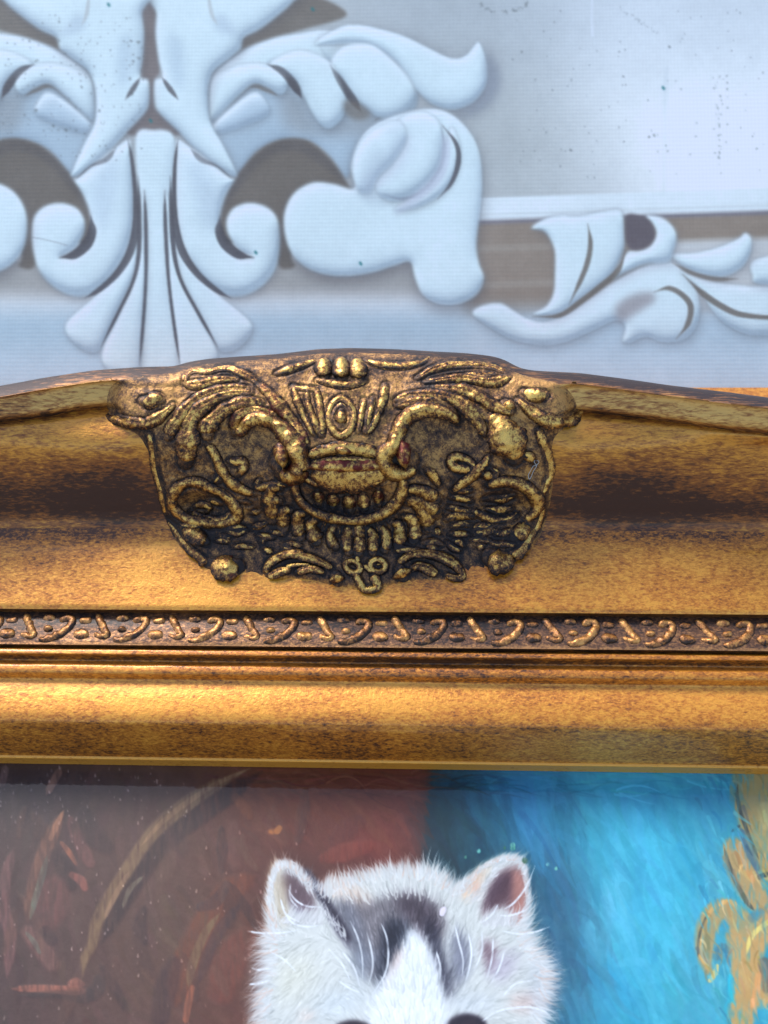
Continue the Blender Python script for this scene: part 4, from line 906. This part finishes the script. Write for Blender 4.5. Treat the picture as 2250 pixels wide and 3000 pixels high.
for k_ in range(26):     # dim carved chair-back shapes, barely painted
    u, v = rr.uniform(-60, 900), rr.uniform(2300, 3000); a_ = rr.uniform(1.2, 2.2); L_ = rr.uniform(80, 200)
    pts_ = [(u, v), (u-.5*L_*math.cos(a_)+rr.uniform(-20, 20), v+.5*L_*math.sin(a_)), (u-L_*math.cos(a_), v+L_*math.sin(a_))]
    brush(pts_, [5, rr.uniform(8, 20), 5], [dk_, (120, 90, 74), (112, 78, 62), (86, 60, 54)][k_ % 4], .38)
# gold leaf scrolls on the blue curtain at the right
oc, oc2, ol, ou = (196, 168, 112), (204, 158, 102), (150, 148, 98), (70, 84, 88)
brush(QZ((1540, 90), (1560, 200), (1600, 330), (1640, 430), (1720, 560)), [18, 28, 30, 32, 30], (176, 156, 104), .9); brush(QZ((1520, 100), (1530, 220), (1570, 350), (1620, 470)), [3, 4, 4, 3], ou, .6)
brush(QZ((1620, 60), (1660, 200), (1720, 400)), [30, 44, 50], (182, 164, 112), .9); brush(QZ((1640, 230), (1660, 330)), [14, 16], (200, 186, 130), .6)
brush(QZ((1500, 390), (1530, 480), (1580, 590), (1630, 670)), [22, 28, 28, 22], (182, 160, 114), .95); brush(QZ((1470, 420), (1500, 520), (1560, 640), (1600, 690)), [3, 5, 5, 3], ou, .5); brush(QZ((1520, 400), (1560, 500), (1600, 570)), [4, 10, 5], oc2, .6); brush(QZ((1500, 350), (1540, 320)), [3, 3], ou, .7)
brush(QZ((1540, 330), (1580, 440), (1620, 520)), [6, 10, 6], (96, 126, 138), .7); brush(QZ((1610, 550), (1660, 530)), [5, 6], ou, .8)
brush(QZ((1420, 980), (1395, 920), (1385, 840), (1400, 750), (1440, 690), (1500, 690), (1540, 740), (1560, 800)), [6, 13, 20, 22, 21, 22, 24, 24], (172, 160, 118), .95)
brush(QZ((1410, 960), (1368, 880), (1368, 800), (1400, 710), (1450, 660), (1510, 658), (1560, 720)), [3, 4, 5, 4, 5, 5, 4], (208, 172, 112), .9); brush(QZ((1355, 890), (1362, 800), (1395, 705)), [2, 3, 2], ou, .6)
brush(QZ((1400, 900), (1390, 850), (1400, 790)), [4, 10, 5], (132, 134, 98), .6); brush(QZ((1405, 1000), (1430, 960), (1440, 920)), [4, 6, 3], (214, 204, 140), .9)
brush(QZ((1430, 900), (1460, 850), (1500, 870)), [8, 10, 6], (100, 122, 128), .5)
brush(QZ((1500, 770), (1530, 850), (1545, 960), (1550, 1080), (1540, 1200)), [14, 18, 22, 26, 28], (190, 164, 114), .95); brush(QZ((1520, 780), (1560, 870), (1560, 960)), [4, 9, 5], (208, 162, 104), .6)
brush(QZ((1760, 660), (1680, 730), (1620, 800), (1590, 900), (1600, 1000), (1640, 1100)), [20, 26, 24, 20, 26, 30], (196, 164, 110), .95); brush(QZ((1760, 690), (1660, 740), (1590, 800), (1565, 880)), [4, 5, 5, 3], (226, 210, 130), .95)
brush(QZ((1640, 900), (1650, 980), (1655, 1040)), [12, 14, 8], (120, 112, 100), .6); brush(QZ((1620, 950), (1610, 1040), (1580, 1120)), [5, 8, 5], (216, 166, 110), .8)
brush(QZ((1495, 960), (1500, 1040), (1494, 1090)), [5, 8, 4], (40, 196, 220), .6); brush(QZ((1580, 730), (1640, 690)), [10, 10], (120, 140, 136), .5)
local_strokes(420, lambda: (rr.uniform(2040, 2400), rr.uniform(2250, 3050)), lambda u, v: 1.2, 55, 5, 13, .6, .4)
# --- kitten: soft under-painting first
HEAD = KZ((165, 180), (180, 140), (215, 125), (270, 135), (330, 190), (400, 240), (480, 215), (600, 178), (750, 150), (900, 150), (1000, 190), (1070, 240), (1120, 200), (1200, 135), (1270, 100), (1330, 92), (1380, 120), (1400, 200), (1405, 330), (1420, 440), (1470, 540),
          (1530, 640), (1530, 760), (1500, 900), (1540, 1060), (1560, 1400), (60, 1400), (40, 1060), (70, 900), (75, 780), (110, 640), (95, 520), (130, 440), (140, 320), (150, 230))
HC = np.array([1210., 2760.]); HEAD = [(HC[0]+(u-HC[0])*.975, v) if v > 2700 else (u, v) for u, v in HEAD]
mh = RO.poly(HEAD); 
lay(pic, blur(mh, 14)*.55, (74, 58, 58)); lay(pic, np.clip(blur(mh, 5)*1.1-.1, 0, 1), (212, 216, 212))
def kb(p, c, a, s): lay(pic, blur(RO.poly(KZ(*p)), s*RO.s)*a, c)
kb(((150, 160), (200, 130), (190, 260), (170, 420), (140, 440)), (222, 206, 176), .7, 10)
kb(((218, 185), (290, 205), (360, 290), (370, 380), (290, 370), (215, 290)), (104, 84, 88), .9, 10); kb(((200, 200), (235, 230), (240, 420), (200, 430), (185, 330)), (178, 168, 150), .6, 10)
kb(((240, 260), (330, 330), (360, 420), (290, 400), (240, 330)), (168, 170, 186), .6, 12)
kb(((310, 160), (350, 180), (440, 330), (520, 470), (560, 560), (500, 500), (430, 400), (370, 260)), (62, 56, 74), .9, 7)
kb(((400, 240), (520, 225), (640, 300), (620, 380), (520, 330)), (226, 200, 180), .6, 14)
kb(((470, 330), (600, 330), (760, 290), (900, 300), (980, 360), (1000, 480), (900, 520), (830, 450), (760, 520), (700, 640), (640, 700), (560, 560), (500, 430)), (112, 106, 112), .85, 12)
kb(((760, 290), (880, 300), (960, 370), (960, 480), (880, 470), (800, 400)), (70, 58, 68), .8, 14); kb(((480, 340), (560, 350), (640, 560), (600, 680), (540, 520)), (112, 116, 128), .7, 14)
kb(((720, 430), (830, 440), (790, 560), (720, 680), (660, 740), (680, 600)), (30, 34, 50), .92, 11); kb(((900, 400), (960, 470), (1000, 600), (1040, 760), (1010, 790), (960, 660), (920, 520)), (34, 32, 50), .92, 11)
kb(((1040, 470), (1110, 520), (1120, 640), (1060, 740), (1030, 620)), (104, 106, 124), .75, 12); kb(((700, 590), (640, 640), (620, 740), (560, 660), (560, 560)), (140, 148, 160), .6, 14)
kb(((845, 450), (900, 520), (950, 610), (980, 740), (1010, 900), (1010, 1300), (600, 1300), (640, 860), (720, 690), (790, 560)), (236, 242, 246), .95, 8)
kb(((760, 580), (800, 570), (740, 700), (715, 760)), (226, 192, 176), .6, 8)
kb(((1090, 230), (1180, 150), (1230, 130), (1170, 240), (1120, 320), (1080, 300)), (228, 212, 190), .8, 9); kb(((1120, 250), (1160, 210), (1150, 300)), (222, 168, 150), .7, 8)
kb(((1190, 330), (1230, 230), (1290, 170), (1350, 160), (1380, 220), (1380, 330), (1340, 430), (1290, 350), (1240, 330), (1190, 400)), (120, 84, 86), .9, 9); kb(((1220, 260), (1280, 190), (1300, 240), (1240, 330), (1190, 370)), (86, 72, 90), .8, 8); kb(((1330, 180), (1380, 200), (1390, 330), (1350, 430), (1320, 380), (1360, 280)), (180, 128, 118), .7, 8)
kb(((1180, 520), (1230, 530), (1240, 640), (1200, 650)), (106, 76, 88), .8, 10); kb(((1200, 640), (1320, 560), (1340, 640), (1260, 720)), (176, 168, 184), .6, 14)
kb(((1310, 790), (1400, 760), (1480, 790), (1460, 840), (1340, 850)), (206, 180, 170), .6, 14); kb(((290, 860), (350, 850), (360, 900)), (222, 196, 182), .5, 10)
kb(((150, 640), (340, 560), (380, 700), (200, 800)), (226, 226, 208), .5, 26); kb(((420, 760), (640, 760), (560, 860), (420, 880)), (206, 218, 226), .5, 22)
kb(((90, 560), (150, 600), (150, 800), (70, 900)), (180, 186, 194), .5, 22); kb(((1440, 560), (1530, 700), (1500, 900), (1420, 800)), (172, 178, 192), .5, 24)
kb(((1040, 780), (1240, 800), (1180, 860), (1040, 860)), (200, 210, 222), .4, 18)
# --- fur strokes: a field of directions, colour taken from the under-painting at the root
base = pic.copy()
anchors = np.array([(200, 200, -1.75), (190, 380, -1.9), (330, 250, -1.2), (440, 420, -1.1), (120, 560, 2.9), (90, 700, 2.8), (80, 850, 2.6), (250, 620, 2.3), (300, 780, 2.2), (400, 560, 2.2), (480, 700, 2.0), (560, 620, -2.0), (520, 420, -1.9), (600, 250, -2.0), (700, 190, -1.9), (850, 170, -1.6), (980, 220, -1.2),
    (1060, 300, -1.1), (700, 420, -1.8), (850, 350, -1.6), (940, 420, -1.3), (850, 600, -1.6), (760, 780, -1.8), (940, 800, -1.4), (860, 900, -1.6), (1100, 450, -1.4), (1150, 250, -1.0), (1280, 140, -.7), (1390, 250, -1.3), (1250, 450, -.8), (1350, 520, -.4), (1440, 560, -.3), (1500, 660, .1), (1480, 800, .35), (1500, 900, .5),
    (1250, 700, -.5), (1150, 680, -1.0), (1100, 820, -.9), (1300, 850, .1), (640, 860, -2.2)], float)
apx = np.array(KZ(*[tuple(a[:2]) for a in anchors])); aan = anchors[:, 2]
def fdir(u, v):
    w_ = 1/(((apx-[u, v])**2).sum(1)+200)**1.4
    return math.atan2((w_*np.sin(aan)).sum(), (w_*np.cos(aan)).sum())
bb = RO.xy(HEAD); inside_h = blur(mh, 1)
def fur(n, length, w, alpha, lift, jit, sel=None, relief=.6):
    c_ = 0
    for _ in range(n*3):
        if c_ >= n: break
        u, v = rr.uniform(720, 1660), rr.uniform(2500, 3120)
        x, y = int((u-RO.u0)*RO.s), int((v-RO.v0)*RO.s)
        if inside_h[y, x] < .6: continue
        if sel is not None and not sel(u, v, base[y, x]): continue
        c_ += 1
        a = fdir(u, v)+rr.normal(0, .16); L = length*rr.uniform(.5, 1.35)
        c = base[y, x]
        c = np.clip(c+lift*rr.uniform(.2, 1)+rr.normal(0, jit), 20, 252)
        dab((u, v), (u+L*math.cos(a), v+L*math.sin(a)), rr.normal(0, .09)*L, w*rr.uniform(.6, 1.2), c, alpha, relief)
fur(2400, 40, 3.4, .4, 0, 12)
fur(2200, 40, 2.6, .5, 16, 10, lambda u, v, c: c.mean() > 140)
fur(1500, 42, 2.2, .5, -46, 10, lambda u, v, c: c.mean() > 150)
fur(500, 40, 1.8, .4, 40, 12, lambda u, v, c: c.mean() < 140)
fur(500, 36, 2.0, .5, 60, 12, lambda u, v, c: c.mean() < 135)
fur(1000, 36, 2.6, .5, -14, 12, lambda u, v, c: c.mean() < 135)
# dark wedge behind the near ear, shadowed bowls of both ears, relaid over the fur
kb(((318, 168), (352, 184), (440, 310), (520, 440), (545, 500), (520, 505), (440, 400), (372, 270)), (44, 38, 54), .9, 5)
kb(((228, 195), (285, 225), (345, 300), (352, 350), (300, 345), (240, 290)), (104, 82, 88), .85, 8); kb(((205, 190), (232, 250), (235, 400), (205, 430), (185, 320)), (196, 182, 158), .6, 8)
kb(((1205, 330), (1240, 240), (1285, 180), (1325, 175), (1330, 260), (1290, 340), (1240, 350), (1195, 400)), (92, 66, 74), .75, 8); kb(((1335, 170), (1382, 210), (1388, 330), (1350, 420), (1330, 340)), (186, 136, 122), .65, 7)
kb(((1080, 250), (1130, 195), (1180, 150), (1165, 200), (1120, 260), (1095, 300)), (226, 186, 150), .6, 7)
def tuft(u0, v0, u1, v1, n, ang, L, sp=.2):
    for _ in range(n):
        k_ = rr.rand(); u, v = KZ((u0+(u1-u0)*k_+rr.normal(0, 8), v0+(v1-v0)*k_+rr.normal(0, 8)))[0]; a = ang+rr.normal(0, sp); l_ = L*rr.uniform(.5, 1.3)
        dab((u, v), (u+l_*math.cos(a), v+l_*math.sin(a)), rr.normal(0, .1)*l_, rr.uniform(1.2, 2.6), np.clip(np.array([226, 228, 228.])*rr.uniform(.8, 1.05), 0, 246), rr.uniform(.4, .8), .6)
tuft(200, 420, 400, 420, 130, -1.0, 60); tuft(390, 330, 520, 500, 60, -1.9, 30); tuft(240, 130, 350, 260, 60, 1.2, 26); tuft(1180, 430, 1340, 430, 110, -1.2, 52); tuft(1120, 330, 1270, 130, 60, -.6, 26); tuft(160, 200, 150, 400, 60, 1.5, 30)
# fringe that leaves the outline
hp = cr(HEAD, 12, True)
for i in range(0, len(hp)):
    u, v = hp[i]
    if v > 3110: continue
    for _ in range(6):
        q = (u+rr.uniform(-7, 7), v+rr.uniform(-2, 10))
        ear = (v < 2640 and (u < 940 or u > 1395))
        L = rr.uniform(14, 34) if ear else rr.uniform(40, 105)
        if not ear and v < 2620: L *= .75
        a = fdir(*q)+rr.normal(0, .2)
        c = np.array([232, 236, 236.])*rr.uniform(.82, 1.04) if rr.rand() > .12 else np.array([214, 180, 160.])
        q0 = (q[0]-math.cos(a)*L*.45, q[1]-math.sin(a)*L*.45)
        dab(q0, (q0[0]+L*math.cos(a), q0[1]+L*math.sin(a)), rr.normal(.05, .13)*L, rr.uniform(.9, 2.4), np.clip(c, 0, 252), rr.uniform(.2, .62), .5)
# single long hairs with thick paint
def hair(pts, w=3.0, c=(236, 242, 246), a=.85): brush(pts, [w*.7, w, w*.9, w*.3], c, a, relief=.9, soft_=2.2)
for h_ in (((240, 260), (275, 310), (330, 340), (400, 345)), ((215, 360), (260, 420), (330, 440), (400, 430)), ((250, 230), (250, 300), (290, 350)), ((200, 300), (230, 380), (300, 420)), ((40, 460), (100, 470), (200, 470), (290, 455)), ((540, 410), (580, 500), (600, 600), (600, 700)), ((620, 460), (645, 560), (650, 640), (630, 720)),
           ((690, 420), (720, 500), (725, 600), (705, 680), (640, 780)), ((500, 560), (560, 640), (590, 740)), ((430, 540), (500, 620), (540, 700)), ((1050, 430), (1070, 520), (1090, 600), (1085, 680)), ((1115, 470), (1130, 560), (1120, 640), (1090, 740)), ((1180, 460), (1180, 560), (1140, 660)), ((1235, 490), (1230, 590), (1205, 690)),
           ((1290, 560), (1265, 640), (1220, 720)), ((1270, 385), (1320, 385), (1390, 360), (1430, 320)), ((1290, 355), (1340, 320), (1400, 240), (1440, 140)), ((1280, 460), (1360, 475), (1440, 465), (1510, 440)), ((1260, 330), (1230, 380), (1180, 420)), ((1280, 780), (1340, 720), (1420, 700)), ((1300, 840), (1400, 830), (1480, 850), (1520, 880)),
           ((60, 640), (100, 650), (160, 640)), ((50, 720), (100, 715), (150, 700)), ((150, 560), (220, 600), (280, 660)), ((480, 700), (540, 740), (590, 760)), ((960, 560), (980, 640), (975, 700))):
    hair(KZ(*h_), 2.6)
for _ in range(150):
    u, v = KZ((rr.uniform(420, 1120), rr.uniform(140, 330)))[0]
    if inside_h[int((v-RO.v0)*RO.s), int((u-RO.u0)*RO.s)] < .5: continue
    a = fdir(u, v)+rr.normal(0, .12); L = rr.uniform(30, 70)
    dab((u, v), (u+L*math.cos(a), v+L*math.sin(a)), rr.normal(0, .06)*L, 2.2, np.array([232, 234, 230.])*rr.uniform(.85, 1.02), .7, .6)
# eyes just coming into the picture
kb(((470, 925), (520, 898), (580, 896), (640, 925), (640, 1000), (470, 1000)), (40, 30, 40), .95, 4)
kb(((1015, 910), (1050, 875), (1110, 862), (1170, 878), (1205, 915), (1200, 1000), (1020, 1000)), (42, 32, 44), .95, 4); kb(((1080, 900), (1140, 890), (1160, 930), (1090, 940)), (70, 52, 60), .5, 6)
hair(KZ((1180, 900), (1260, 850), (1380, 830), (1470, 840)), 3)
# flecks of dry paint and dust
brush(KZ((985, 380), (992, 362), (1000, 352)), [7, 9, 6], (232, 226, 236), .95, soft_=2, relief=1.4)
for p in ((1165, 75, 6, (120, 190, 180)), (1330, 45, 8, (130, 196, 170)), (1330, 60, 8, (110, 180, 150)), (1100, 105, 4, (90, 150, 130)), (1500, 140, 5, (130, 190, 190)), (1540, 160, 5, (130, 200, 180)), (1290, 60, 4, (60, 120, 100)), (1390, 120, 10, (70, 110, 84))):
    u, v = KZ(p[:2])[0]; brush([(u, v), (u+2, v-6)], [p[2], p[2]*.4], p[3], .8, soft_=4, relief=.9)
fl = np.zeros((hh, ww))
for _ in range(190):
    u, v = (rr.uniform(-50, 560), rr.uniform(2250, 2420)) if rr.rand() < .45 else (rr.uniform(0, 900), rr.uniform(2400, 3020))
    dab((u, v), (u+rr.uniform(-3, 3), v-rr.uniform(4, 11)), 0, rr.uniform(1.4, 3.2), np.clip(base[int((v-RO.v0)*RO.s), int((u-RO.u0)*RO.s)]+rr.uniform(20, 90), 0, 240), .7, rr.uniform(.9, 1.5))
pic += fbm((hh, ww), [(30, 5), (9, 5), (3, 4)])[..., None]*np.array([1, 1, 1.])
pic = pic*(1-.05*ss(180, 235, pic.mean(-1)))[..., None]
pic = np.clip(255*(np.clip(pic, 1, 255)/255)**np.array([1.22, 1.2, 1.2])*.96, 5, 246)
imp = blur(imp, 1) + .25*fbm((hh, ww), [(9, .4), (4, .3)], stretch=(2.2, 1)) + .10*fbm((hh, ww), [(2.2, 1)])
s = N("oil_paint"); pvn = s.mapped((1, 1, 1))
s.l(s.attr("paint", 'Color'), s.p.inputs['Base Color']); s.p.inputs['Roughness'].default_value = .5; s.p.inputs['Specular IOR Level'].default_value = .2
s.p.inputs['Coat Weight'].default_value = .6; s.p.inputs['Coat Roughness'].default_value = .05
s.bump(s.noise(pvn, 900, 3, .6), .12, .0004)
U1 = lattice(-320, 2590, -50, 2310, 2.5, 24); V1 = lattice(2200, 3400, 2222, 3040, 2.5, 24)
UU, VV = np.meshgrid(U1, V1)
P = onz(UU, VV, 0.); P[..., 2] = .06*RO.sample(imp, UU, VV)
pa = mesh_obj("oil_painting", P, grid_faces(*UU.shape), s.m, color=lin(np.clip(RO.sample(pic, UU, VV), 0, 255)))
tag(pa, "oil painting of a white and black kitten before brown and blue curtains", "painting")
c4 = np.array([P[0, 0], P[0, -1], P[-1, -1], P[-1, 0]]); c4[:, 2] = -1.
bk = np.vstack([c4, c4-[0, 0, 4.]])
sb = mesh_obj("panel_support", bk, np.array([[0, 1, 2, 3], [7, 6, 5, 4], [0, 4, 5, 1], [1, 5, 6, 2], [2, 6, 7, 3], [3, 7, 4, 0]]), M_dark, smooth=False); sb.parent = pa

# a fine curl of lint caught on the crest
lp = z6((1400, 95), (1425, 110), (1400, 140), (1370, 150), (1340, 200), (1320, 240), (1330, 280), (1350, 250), (1370, 200), (1400, 150), (1375, 110), (1390, 95))
Pq, Nq = path3(lp, HG, 90, 1.2)
V, _ = tube(Pq, Nq, np.full(90, .09), np.full(90, .09), seg=5, rough=0, sink=0)
s = N("lint"); s.p.inputs['Base Color'].default_value = (.5, .5, .48, 1); s.p.inputs['Roughness'].default_value = .7
lo = mesh_obj("lint_fibre", V, grid_faces(90, 6), s.m)
tag(lo, "fine pale curl of lint stuck on the right side of the carved crest", "lint")
